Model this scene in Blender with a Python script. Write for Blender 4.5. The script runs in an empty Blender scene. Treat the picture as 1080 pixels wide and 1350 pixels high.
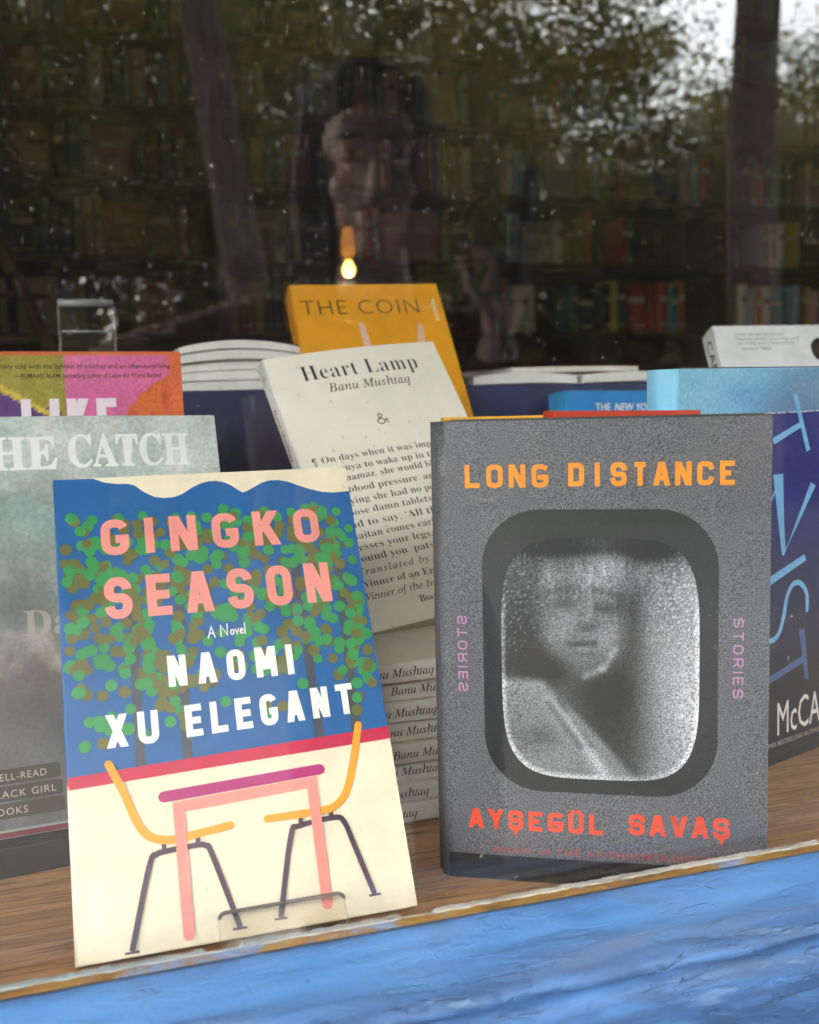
import bpy, bmesh, math, random
from math import sin, cos, pi, radians as RAD
from mathutils import Vector, Matrix, noise as mnoise
from mathutils.geometry import tessellate_polygon
random.seed(7)
S = bpy.context.scene
C = S.collection
D2R = pi / 180

# ------------------------------------------------------------------ camera
cam_d = bpy.data.cameras.new("camera")
cam = bpy.data.objects.new("camera", cam_d)
C.objects.link(cam)
S.camera = cam
_r, _p, _y = RAD(1.42), RAD(6.05), RAD(17.26)
_f = Vector((sin(_y) * cos(_p), cos(_y) * cos(_p), -sin(_p)))
_x = Vector((cos(_y), -sin(_y), 0))
_d = _f.cross(_x)
_x2 = _x * cos(_r) + _d * sin(_r)
_d2 = -_x * sin(_r) + _d * cos(_r)
CAMROT = Matrix((_x2, -_d2, -_f)).transposed()
cam.matrix_world = CAMROT.to_4x4()
cam_d.sensor_fit = 'VERTICAL'
cam_d.sensor_height = 36
cam_d.lens = 36
cam_d.clip_start = 0.01
cam_d.clip_end = 500
cam_d.dof.use_dof = True
cam_d.dof.focus_distance = 0.505
cam_d.dof.aperture_fstop = 11.5

# ------------------------------------------------------------------ sky, sun, exposure
W = bpy.data.worlds.new("World")
S.world = W
W.use_nodes = True
nt = W.node_tree
bg = nt.nodes['Background']
sky = nt.nodes.new('ShaderNodeTexSky')
sky.sky_type = 'NISHITA'
sky.sun_disc = False
SUN_EL, SUN_AZ = RAD(48), RAD(200)
sky.sun_elevation = SUN_EL
sky.sun_rotation = SUN_AZ
sky.dust_density = 6.0
sky.air_density = 1.3
hs = nt.nodes.new('ShaderNodeHueSaturation')
hs.inputs['Saturation'].default_value = 0.22
nt.links.new(sky.outputs[0], hs.inputs['Color'])
nt.links.new(hs.outputs[0], bg.inputs[0])
bg.inputs[1].default_value = 0.15
sun_d = bpy.data.lights.new("sun", 'SUN')
sun_d.energy = 0.6
sun_d.angle = RAD(14)
sun_d.color = (1, .96, .9)
sun = bpy.data.objects.new("sun", sun_d)
C.objects.link(sun)
_sd = Vector((sin(SUN_AZ) * cos(SUN_EL), cos(SUN_AZ) * cos(SUN_EL), sin(SUN_EL)))
sun.rotation_euler = _sd.to_track_quat('Z', 'Y').to_euler()
S.view_settings.view_transform = 'Standard'
S.view_settings.look = 'None'
S.view_settings.gamma = 1
S.view_settings.exposure = 3.78
S.render.engine = 'CYCLES'
S.cycles.use_denoising = True
S.cycles.max_bounces = 8
S.cycles.transparent_max_bounces = 24
S.cycles.caustics_reflective = False
S.cycles.caustics_refractive = False
S.cycles.sample_clamp_indirect = 6

# ------------------------------------------------------------------ colour / material helpers
def lin(r, g, b, k=1.0):
    o = []
    for c in (r, g, b):
        c = c / 255
        o.append((c / 12.92 if c <= .04045 else ((c + .055) / 1.055) ** 2.4) * k)
    return (o[0], o[1], o[2], 1)

MATS = {}
def newmat(name):
    m = bpy.data.materials.new(name)
    m.use_nodes = True
    return m, m.node_tree, m.node_tree.nodes['Principled BSDF']

def coords(t, scale=(1, 1, 1), out='Object'):
    tc = t.nodes.new('ShaderNodeTexCoord')
    mp = t.nodes.new('ShaderNodeMapping')
    mp.inputs['Scale'].default_value = scale
    t.links.new(tc.outputs[out], mp.inputs['Vector'])
    return mp.outputs[0]

def noise(t, vec, scale, detail=4, rough=.5, dist=0):
    n = t.nodes.new('ShaderNodeTexNoise')
    n.inputs['Scale'].default_value = scale
    n.inputs['Detail'].default_value = detail
    n.inputs['Roughness'].default_value = rough
    n.inputs['Distortion'].default_value = dist
    if vec is not None:
        t.links.new(vec, n.inputs['Vector'])
    return n.outputs[0]

def ramp(t, fac, stops):
    r = t.nodes.new('ShaderNodeValToRGB')
    e = r.color_ramp.elements
    while len(e) < len(stops):
        e.new(.5)
    for i, (p, c) in enumerate(stops):
        e[i].position = p
        e[i].color = c if hasattr(c, '__len__') else (c, c, c, 1)
    t.links.new(fac, r.inputs[0])
    return r.outputs[0]

def mix(t, fac, a, b, mode='MIX'):
    n = t.nodes.new('ShaderNodeMix')
    n.data_type = 'RGBA'
    n.blend_type = mode
    for sock, v in ((n.inputs[0], fac), (n.inputs[6], a), (n.inputs[7], b)):
        if hasattr(v, 'is_output'):
            t.links.new(v, sock)
        else:
            sock.default_value = v
    return n.outputs[2]

def math_(t, op, a, b=0.0, clamp=False):
    n = t.nodes.new('ShaderNodeMath')
    n.operation = op
    n.use_clamp = clamp
    for sock, v in ((n.inputs[0], a), (n.inputs[1], b)):
        if hasattr(v, 'is_output'):
            t.links.new(v, sock)
        else:
            sock.default_value = v
    return n.outputs[0]

def bump(t, p, h, strength=.3, dist=.001):
    b = t.nodes.new('ShaderNodeBump')
    b.inputs['Strength'].default_value = strength
    b.inputs['Distance'].default_value = dist
    t.links.new(h, b.inputs['Height'])
    t.links.new(b.outputs[0], p.inputs['Normal'])

def ink(rgb, rough=.42, k=.92, var=.06, spec=.4):
    """printed cover stock or plain coloured surface with slight uneven tone and tiny relief"""
    key = ('ink', tuple(rgb), rough, k, var)
    if key in MATS:
        return MATS[key]
    m, t, p = newmat("printed_%d_%d_%d" % tuple(rgb))
    v = coords(t)
    c = lin(*rgb, k)
    n = noise(t, v, 45, 5, .6)
    dark = tuple(x * (1 - var * 1.6) for x in c[:3]) + (1,)
    lite = tuple(min(.95, x * (1 + var)) for x in c[:3]) + (1,)
    col = ramp(t, n, [(.3, dark), (.7, lite)])
    fine = noise(t, v, 1600, 2, .5)
    col = mix(t, ramp(t, fine, [(.62, 0), (.8, .12)]), col, tuple(x * .6 for x in c[:3]) + (1,))
    t.links.new(col, p.inputs['Base Color'])
    p.inputs['Roughness'].default_value = rough
    p.inputs['Specular IOR Level'].default_value = spec
    bump(t, p, noise(t, v, 220, 3), .12, .0006)
    MATS[key] = m
    return m

def pictmat(name, grain_scale, lo, hi, rough=.4, contrast=(.35, .65)):
    """a printed picture: colours stored per corner in the mesh, with printed grain over them"""
    m, t, p = newmat(name)
    a = t.nodes.new('ShaderNodeVertexColor')
    a.layer_name = 'Col'
    v = coords(t)
    g = ramp(t, noise(t, v, grain_scale, 1, .5), [(contrast[0], lo), (contrast[1], hi)])
    t.links.new(mix(t, 1.0, a.outputs[0], g, 'MULTIPLY'), p.inputs['Base Color'])
    p.inputs['Roughness'].default_value = rough
    p.inputs['Specular IOR Level'].default_value = .4
    bump(t, p, noise(t, v, 200, 3), .1, .0006)
    return m

def graincover(name, c_lo, c_hi, scale, rough=.45):
    m, t, p = newmat(name)
    v = coords(t)
    g = noise(t, v, scale, 2, .7)
    t.links.new(ramp(t, g, [(.33, c_lo), (.68, c_hi)]), p.inputs['Base Color'])
    p.inputs['Roughness'].default_value = rough
    bump(t, p, noise(t, v, 120, 3), .12, .0008)
    return m

def pagemat():
    if 'page' in MATS:
        return MATS['page']
    m, t, p = newmat('paper_edges')
    v = coords(t, (4, 2600, 4))
    n = noise(t, v, 1, 3, .6)
    t.links.new(ramp(t, n, [(.3, lin(190, 178, 155)), (.65, lin(240, 232, 214))]), p.inputs['Base Color'])
    p.inputs['Roughness'].default_value = .85
    bump(t, p, n, .4, .0004)
    MATS['page'] = m
    return m

# ------------------------------------------------------------------ mesh helpers
class MB:
    def __init__(self):
        self.v, self.f, self.mi, self.cols, self.mats, self.smooth = [], [], [], {}, [], []
    def slot(self, m):
        if m not in self.mats:
            self.mats.append(m)
        return self.mats.index(m)
    def add(self, verts, faces, m, cols=None, smooth=False):
        o = len(self.v)
        self.v += [tuple(x) for x in verts]
        s = self.slot(m)
        for i, f in enumerate(faces):
            self.f.append([o + k for k in f])
            self.mi.append(s)
            self.smooth.append(smooth)
        if cols is not None:
            for i, c in enumerate(cols):
                self.cols[o + i] = c
    def box(self, x0, x1, y0, y1, z0, z1, m):
        v = [(x, y, z) for z in (z0, z1) for y in (y0, y1) for x in (x0, x1)]
        self.add(v, [(0, 2, 3, 1), (4, 5, 7, 6), (0, 1, 5, 4), (2, 6, 7, 3), (0, 4, 6, 2), (1, 3, 7, 5)], m)
    def tube(self, path, radii, m, n=10, cap=True, smooth=True):
        path = [Vector(p) for p in path]
        if not hasattr(radii, '__len__'):
            radii = [radii] * len(path)
        vs, fs = [], []
        up = Vector((0, 0, 1))
        for i, p in enumerate(path):
            d = (path[min(i + 1, len(path) - 1)] - path[max(i - 1, 0)]).normalized()
            a = d.cross(up)
            if a.length < .05:
                a = d.cross(Vector((1, 0, 0)))
            a.normalize()
            b = d.cross(a)
            for k in range(n):
                vs.append(p + (a * cos(2 * pi * k / n) + b * sin(2 * pi * k / n)) * radii[i])
        for i in range(len(path) - 1):
            for k in range(n):
                k2 = (k + 1) % n
                fs.append((i * n + k, i * n + k2, (i + 1) * n + k2, (i + 1) * n + k))
        if cap:
            fs.append(tuple(range(n))[::-1])
            fs.append(tuple((len(path) - 1) * n + k for k in range(n)))
        self.add(vs, fs, m, smooth=smooth)
    def extrude_profile(self, prof, x0, x1, m, closed=True, nx=1, jitter=None, smooth=False):
        """profile of (y,z) points swept along x"""
        n = len(prof)
        vs, fs = [], []
        for i in range(nx + 1):
            x = x0 + (x1 - x0) * i / nx
            for k, (y, z) in enumerate(prof):
                dy, dz = jitter(x, k) if jitter else (0, 0)
                vs.append((x, y + dy, z + dz))
        for i in range(nx):
            for k in range(n if closed else n - 1):
                k2 = (k + 1) % n
                fs.append((i * n + k, i * n + k2, (i + 1) * n + k2, (i + 1) * n + k))
        if closed:
            fs.append(tuple(range(n))[::-1])
            fs.append(tuple(nx * n + k for k in range(n)))
        self.add(vs, fs, m, smooth=smooth)
    def build(self, name, parent=None, bevel=0, recalc=True):
        me = bpy.data.meshes.new(name)
        me.from_pydata(self.v, [], self.f)
        for m in self.mats:
            me.materials.append(m)
        for p, s, sm in zip(me.polygons, self.mi, self.smooth):
            p.material_index = s
            p.use_smooth = sm
        if self.cols:
            ca = me.color_attributes.new('Col', 'FLOAT_COLOR', 'POINT')
            buf = [1.0] * (4 * len(self.v))
            for i, c in self.cols.items():
                buf[4 * i:4 * i + 3] = c[:3]
            ca.data.foreach_set('color', buf)
        if recalc:
            bm = bmesh.new()
            bm.from_mesh(me)
            bmesh.ops.recalc_face_normals(bm, faces=bm.faces)
            bm.to_mesh(me)
            bm.free()
        me.update()
        o = bpy.data.objects.new(name, me)
        C.objects.link(o)
        if parent is not None:
            o.parent = parent
        if bevel:
            b = o.modifiers.new('bevel', 'BEVEL')
            b.width = bevel
            b.segments = 2
            b.limit_method = 'ANGLE'
        return o

def tag(o, label, cat, group=None, kind=None):
    o['label'] = label
    o['category'] = cat
    if group:
        o['group'] = group
    if kind:
        o['kind'] = kind
    return o

def thing(name, label, cat, mat=None, group=None):
    o = bpy.data.objects.new(name, None)
    o.empty_display_size = .02
    C.objects.link(o)
    if mat is not None:
        o.matrix_world = mat
    return tag(o, label, cat, group)

def struct(o):
    o['kind'] = 'structure'
    return o

def tess(mb, polys_v, polys_f, m, cols=None):
    mb.add(polys_v, polys_f, m, cols)

# ------------------------------------------------------------------ printed art on a flat sheet (x, z in mm)
SERIF_B, SERIF_I = (0x1D400, 0x1D41A), (0x1D434, 0x1D44E)
def fancy(t, base):
    if base is None:
        return t
    o = ''
    for ch in t:
        if base is SERIF_I and ch == 'h':
            o += '\u210e'
        elif 'A' <= ch <= 'Z':
            o += chr(base[0] + ord(ch) - 65)
        elif 'a' <= ch <= 'z':
            o += chr(base[1] + ord(ch) - 97)
        else:
            o += ch
    return o

TXT = {}
def text_mesh(body, offset=0.0, res=3, spacing=1.0):
    key = (body, offset, res, spacing)
    if key in TXT:
        return TXT[key]
    cu = bpy.data.curves.new('lettering', 'FONT')
    cu.body = body
    cu.size = 1
    cu.offset = offset
    cu.resolution_u = res
    cu.space_character = spacing
    ob = bpy.data.objects.new('lettering', cu)
    C.objects.link(ob)
    dg = bpy.context.evaluated_depsgraph_get()
    ev = ob.evaluated_get(dg)
    me = ev.to_mesh()
    vs = [(v.co.x, v.co.y) for v in me.vertices]
    fs = [tuple(p.vertices) for p in me.polygons]
    ev.to_mesh_clear()
    bpy.data.objects.remove(ob)
    bpy.data.curves.remove(cu)
    TXT[key] = (vs, fs)
    return TXT[key]

class Art:
    """collects flat coloured shapes in millimetres; each later shape lies a hair above the earlier"""
    def __init__(self, step=6e-7, base=9e-5):
        self.items, self.off, self.step = [], base, step
    def _push(self, vs, fs, m, cols=None, step=None):
        self.items.append((vs, fs, m, self.off, cols))
        self.off += self.step if step is None else step
    def poly(self, pts, m):
        self._push(list(pts), [tuple(range(len(pts)))], m)
    def layer(self, d=3e-5):
        self.off += d
    def circle(self, x, z, r, m, n=16):
        self.poly([(x + r * cos(2 * pi * k / n), z + r * sin(2 * pi * k / n)) for k in range(n)], m)
    def stroke(self, pts, w, m, caps=True, closed=False, w2=None):
        """mitred band along a polyline with round ends"""
        pts = [Vector(p).to_2d() if len(p) > 2 else Vector(p) for p in pts]
        if caps == 'square':
            e0, e1 = (pts[0] - pts[1]).normalized(), (pts[-1] - pts[-2]).normalized()
            pts[0] = pts[0] + e0 * w * .5
            pts[-1] = pts[-1] + e1 * w * .5
        n = len(pts)
        L, R = [], []
        for i in range(n):
            if closed:
                a, b = pts[i - 1], pts[(i + 1) % n]
                d1, d2 = (pts[i] - a).normalized(), (b - pts[i]).normalized()
            else:
                d1 = (pts[i] - pts[i - 1]).normalized() if i else (pts[1] - pts[0]).normalized()
                d2 = (pts[i + 1] - pts[i]).normalized() if i < n - 1 else d1
            n1 = Vector((-d1.y, d1.x))
            n2 = Vector((-d2.y, d2.x))
            mt = (n1 + n2)
            mt = mt.normalized() if mt.length > 1e-6 else n1
            k = 1 / max(.45, mt.dot(n1))
            hw = (w if w2 is None else w + (w2 - w) * i / (n - 1)) / 2
            L.append(pts[i] + mt * hw * k)
            R.append(pts[i] - mt * hw * k)
        vs = L + R
        fs = [(n + i, n + i + 1, i + 1, i) for i in range(n - 1)]
        if closed:
            fs.append((n + n - 1, n, 0, n - 1))
        elif caps is True:
            for end, s in ((0, 1), (n - 1, -1)):
                d = (pts[1] - pts[0]).normalized() if end == 0 else (pts[-1] - pts[-2]).normalized()
                a0 = math.atan2(d.y, d.x) + (pi / 2 if end == 0 else -pi / 2)
                hw = (w if (w2 is None or end == 0) else w2) / 2
                arc = [pts[end] + Vector((cos(a0 + pi * k / 6), sin(a0 + pi * k / 6))) * hw for k in range(7)]
                o = len(vs)
                vs = vs + arc
                fs.append(tuple(range(o, o + 7)))
        self._push([tuple(v) for v in vs], fs, m)
    def text(self, body, x0, x1, z, m, cap=None, base=None, offset=0.0, shear=0.0, angle=0.0, mirror=False, spacing=1.0, res=3):
        """lettering fitted between x0 and x1 on baseline z; cap = height of the capitals in mm"""
        vs, fs = text_mesh(fancy(body, base), offset, res, spacing)
        if not vs:
            return
        ax, bx = min(v[0] for v in vs), max(v[0] for v in vs)
        sx = (x1 - x0) / (bx - ax)
        sz = sx if cap is None else cap / 0.70
        ca, sa = cos(angle * D2R), sin(angle * D2R)
        out = []
        for (x, y) in vs:
            px = (x - ax) * sx + y * sz * shear
            pz = y * sz
            if mirror:
                px = (x1 - x0) - px
            out.append((x0 + px * ca - pz * sa, z + px * sa + pz * ca))
        if mirror:
            fs = [tuple(reversed(f)) for f in fs]
        self._push(out, fs, m)
    def field(self, inside, x0, x1, z0, z1, nx, nz, fn, m):
        """a printed picture: a grid whose corners carry colours fn(x, z); cells outside inside(x, z) are moved to the outline"""
        vs, cols = [], []
        for j in range(nz + 1):
            for i in range(nx + 1):
                x, z = x0 + (x1 - x0) * i / nx, z0 + (z1 - z0) * j / nz
                if inside:
                    x, z = inside(x, z)
                vs.append((x, z))
                cols.append(fn(x, z))
        fs = [(j * (nx + 1) + i, j * (nx + 1) + i + 1, (j + 1) * (nx + 1) + i + 1, (j + 1) * (nx + 1) + i) for j in range(nz) for i in range(nx)]
        self._push(vs, fs, m, cols)
    @staticmethod
    def fine(vs, fs, thr=6.0):
        """cut big flat shapes into small triangles so that they follow a bowed cover"""
        if max(max(v[0] for v in vs) - min(v[0] for v in vs), max(v[1] for v in vs) - min(v[1] for v in vs)) < thr * 1.2:
            return vs, fs
        vs = [tuple(v) for v in vs]
        tris = []
        for f in fs:
            if len(f) == 3:
                tris.append(tuple(f))
            else:
                for t in tessellate_polygon([[Vector((vs[i][0], vs[i][1], 0)) for i in f]]):
                    tris.append(tuple(f[i] for i in t))
        for _ in range(9):
            mids, out, again = {}, [], False
            def md(i, j):
                if (vs[i][0] - vs[j][0]) ** 2 + (vs[i][1] - vs[j][1]) ** 2 < thr * thr:
                    return None
                k = (min(i, j), max(i, j))
                if k not in mids:
                    mids[k] = len(vs)
                    vs.append(((vs[i][0] + vs[j][0]) / 2, (vs[i][1] + vs[j][1]) / 2))
                return mids[k]
            for a, b, c in tris:
                e = [md(a, b), md(b, c), md(c, a)]
                n = sum(x is not None for x in e)
                if n == 0:
                    out.append((a, b, c))
                    continue
                again = True
                while e[0] is None or (n == 2 and e[2] is not None and e[1] is None):
                    a, b, c = b, c, a
                    e = [e[1], e[2], e[0]]
                if n == 1:
                    out += [(a, e[0], c), (e[0], b, c)]
                elif n == 2:
                    out += [(e[0], b, e[1]), (a, e[0], e[1]), (a, e[1], c)]
                else:
                    out += [(a, e[0], e[2]), (e[0], b, e[1]), (e[2], e[1], c), (e[0], e[1], e[2])]
            tris = out
            if not again:
                break
        up = []
        for a, b, c in tris:
            ar = (vs[b][0] - vs[a][0]) * (vs[c][1] - vs[a][1]) - (vs[b][1] - vs[a][1]) * (vs[c][0] - vs[a][0])
            up.append((a, b, c) if ar > 0 else (a, c, b))
        return vs, up
    def onto(self, mb, place):
        for vs, fs, m, off, cols in self.items:
            if cols is None:
                vs, fs = self.fine(vs, fs)
            mb.add([place(x / 1000, z / 1000, off) for x, z in vs], fs, m, cols)

# ---- single-line block letters (unit height 1, returns list of polylines and advance width)
def rr(w, r, a0=0, a1=360, n=5):
    """outline points of a w x 1 rounded rectangle, counter-clockwise from the middle of the right side, cut to angles"""
    pts = []
    for cx, cz, s in ((w - r, 1 - r, 0), (r, 1 - r, 90), (r, r, 180), (w - r, r, 270)):
        for k in range(n + 1):
            a = (s + 90 * k / n) * D2R
            pts.append((cx + r * cos(a), cz + r * sin(a)))
    return pts

def glyph(ch, r=.3, serif=False, n=5):
    w = .58
    O = rr(w, r, n=n)          # quarter blocks: [0:n+1] top right, then top left, bottom left, bottom right
    q = n + 1
    tr, tl, bl, br = O[:q], O[q:2 * q], O[2 * q:3 * q], O[3 * q:]
    g = {
        'O': ([('c', O)], w),
        'D': ([('c', [(0, 0)] + br + tr + [(0, 1)])], w),
        'C': ([tr + tl + bl + br], w),
        'G': ([tr[1:] + tl + bl + br + [(w, .43), (w * .52, .43)]], w),
        'U': ([[(0, 1)] + bl + br + [(w, 1)]], w),
        'S': ([tr + [(x, 1 - (1 - z) * 1) for x, z in tl] +
               [(r * cos(a) + r, .5 + .0 + r * .72 + r * .72 * sin(a)) for a in [pi + pi / 2 * k / n for k in range(n + 1)]] +
               [(w - r + r * cos(a), .5 - r * .72 + r * .72 * sin(a)) for a in [pi / 2 - pi / 2 * k / n for k in range(n + 1)]] +
               list(reversed(br)) + list(reversed(bl))], w),
        'I': ([[(0, 0), (0, 1)]], 0),
        'L': ([[(0, 1), (0, 0), (w * .85, 0)]], w * .85),
        'E': ([[(w * .85, 1), (0, 1), (0, 0), (w * .85, 0)], [(0, .5), (w * .75, .5)]], w * .85),
        'N': ([[(0, 0), (0, 1)], [(w, 0), (w, 1)], ('p', (.02, 1), (w - .02, 0))], w),
        'M': ([[(0, 0), (0, 1)], [(.74, 0), (.74, 1)], ('p', (.03, 1), (.37, .18)), ('p', (.71, 1), (.37, .18))], .74),
        'K': ([[(0, 0), (0, 1)], ('p', (w - .02, 1), (.08, .36)), ('p', (w * .42, .62), (w, 0))], w),
        'A': ([('p', (.0, 0), (.27, 1)), ('p', (.60, 0), (.33, 1)), [(.14, .26), (.46, .26)]], .60),
        'T': ([[(0, 1), (w, 1)], [(w / 2, 1), (w / 2, 0)]], w),
        'X': ([('p', (0, 0), (w, 1)), ('p', (0, 1), (w, 0))], w),
        'V': ([('p', (0, 1), (.27, 0)), ('p', (.60, 1), (.33, 0))], .60),
        'Y': ([('p', (0, 1), (.28, .42)), ('p', (.58, 1), (.30, .42)), [(.29, .48), (.29, 0)]], .58),
        'R': ([[(0, 0), (0, 1)] + [(w - .26 + .26 * cos(a), .73 + .27 * sin(a)) for a in [pi / 2 - pi * k / 8 for k in range(9)]] + [(0, .46)], [(w * .5, .46), (w, 0)]], w),
        ' ': ([], .45),
    }[ch]
    lines, adv = list(g[0]), g[1]
    if serif:
        s = .09
        if ch in 'NDLTKMIAVYU':
            feet = {'N': [(0, 1)], 'D': [], 'L': [(0, 1)], 'T': [(w / 2, 0)], 'I': [(0, 0), (0, 1)], 'A': [(0, 0), (.60, 0)], 'V': [(0, 1), (.6, 1)], 'Y': [(0, 1), (.58, 1), (.29, 0)], 'U': [(0, 1), (w, 1)], 'K': [], 'M': []}[ch]
            for fx, fz in feet:
                lines.append([(fx - s, fz), (fx + s, fz)])
        if ch == 'D':
            lines[0] = ('c', [(0, 0)] + br + tr + [(0, 1)])
    return lines, adv

def block(art, word, x0, x1, z0, z1, sw, m, r=.3, gap=.34, serif=False, n=5, mono=None, slope=0.0, caps='square'):
    """block lettering between x0..x1 (outer edges) with baseline z0 and cap line z1"""
    gl = []
    tot = 0
    for i, ch in enumerate(word):
        base = {'\u015e': 'S', '\u00dc': 'U'}.get(ch, ch)
        ls, adv = glyph(base, r, serif, n)
        if mono:
            shift, cell = (mono - adv) / 2, mono
        else:
            shift, cell = 0, adv
        gl.append((ch, ls, tot + shift))
        tot += cell + (gap if i < len(word) - 1 else 0)
    h = z1 - z0 - sw
    kx = (x1 - x0 - sw) / tot
    for ch, ls, ox in gl:
        tf = lambda p: (x0 + sw / 2 + (p[0] + ox) * kx, z0 + sw / 2 + p[1] * h + slope * ((p[0] + ox) * kx))
        for l in ls:
            if l and l[0] == 'p':
                (ax, az), (bx, bz) = tf(l[1]), tf(l[2])
                ex = lambda q, z: z + (sw / 2 if q[1] == 1 else (-sw / 2 if q[1] == 0 else 0))
                dxz = (bx - ax) / ((bz - az) or 1)
                a2, b2 = ex(l[1], az), ex(l[2], bz)
                hwx = sw / 2 * min(1.35, math.sqrt(1 + dxz * dxz)) * 1.02
                qd = [(ax - hwx, a2), (ax + hwx, a2), (bx + hwx, b2), (bx - hwx, b2)]
                art.poly(qd if a2 < b2 else qd[::-1], m)
            elif l and l[0] == 'c':
                art.stroke([tf(p) for p in l[1]], sw, m, closed=True)
            else:
                art.stroke([tf(p) for p in l], sw, m, caps=caps if ch not in 'CGS\u015e' else False) if not serif else art.stroke([tf(p) for p in l], sw, m, caps='square' if len(l) > 2 or l[0][0] == l[1][0] else False)
        if ch == '\u00dc':
            for dx in (.14, .44):
                c = tf((dx, 1.27))
                art.circle(c[0], c[1], sw * .52, m, 8)
        if ch == '\u015e':
            c = tf((.29, -.05))
            art.poly([(c[0] - sw * .55, c[1] - sw * .2), (c[0], c[1] - sw * 1.9), (c[0] + sw * .6, c[1] - sw * .2)], m)

# ------------------------------------------------------------------ books
def pose(x, y, z, yaw, lean, roll=0):
    ya, le, ro = yaw * D2R, lean * D2R, roll * D2R
    right = Vector((cos(ya), sin(ya), 0))
    back = Vector((-sin(ya), cos(ya), 0))
    upv = Vector((0, 0, 1)) * cos(le) + back * sin(le)
    r2 = right * cos(ro) + upv * sin(ro)
    u2 = -right * sin(ro) + upv * cos(ro)
    b2 = u2.cross(r2)
    M = Matrix((r2, b2, u2)).transposed().to_4x4()
    M.translation = Vector((x, y, z))
    return M

def lying(x, y, z, rot=0):
    """book on its back, front cover up, spine towards the window"""
    a = rot * D2R
    ex = Vector((-sin(a), cos(a), 0))
    ey = Vector((0, 0, -1))
    ez = ex.cross(ey)
    M = Matrix((ex, ey, ez)).transposed().to_4x4()
    M.translation = Vector((x, y, z))
    return M

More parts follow.
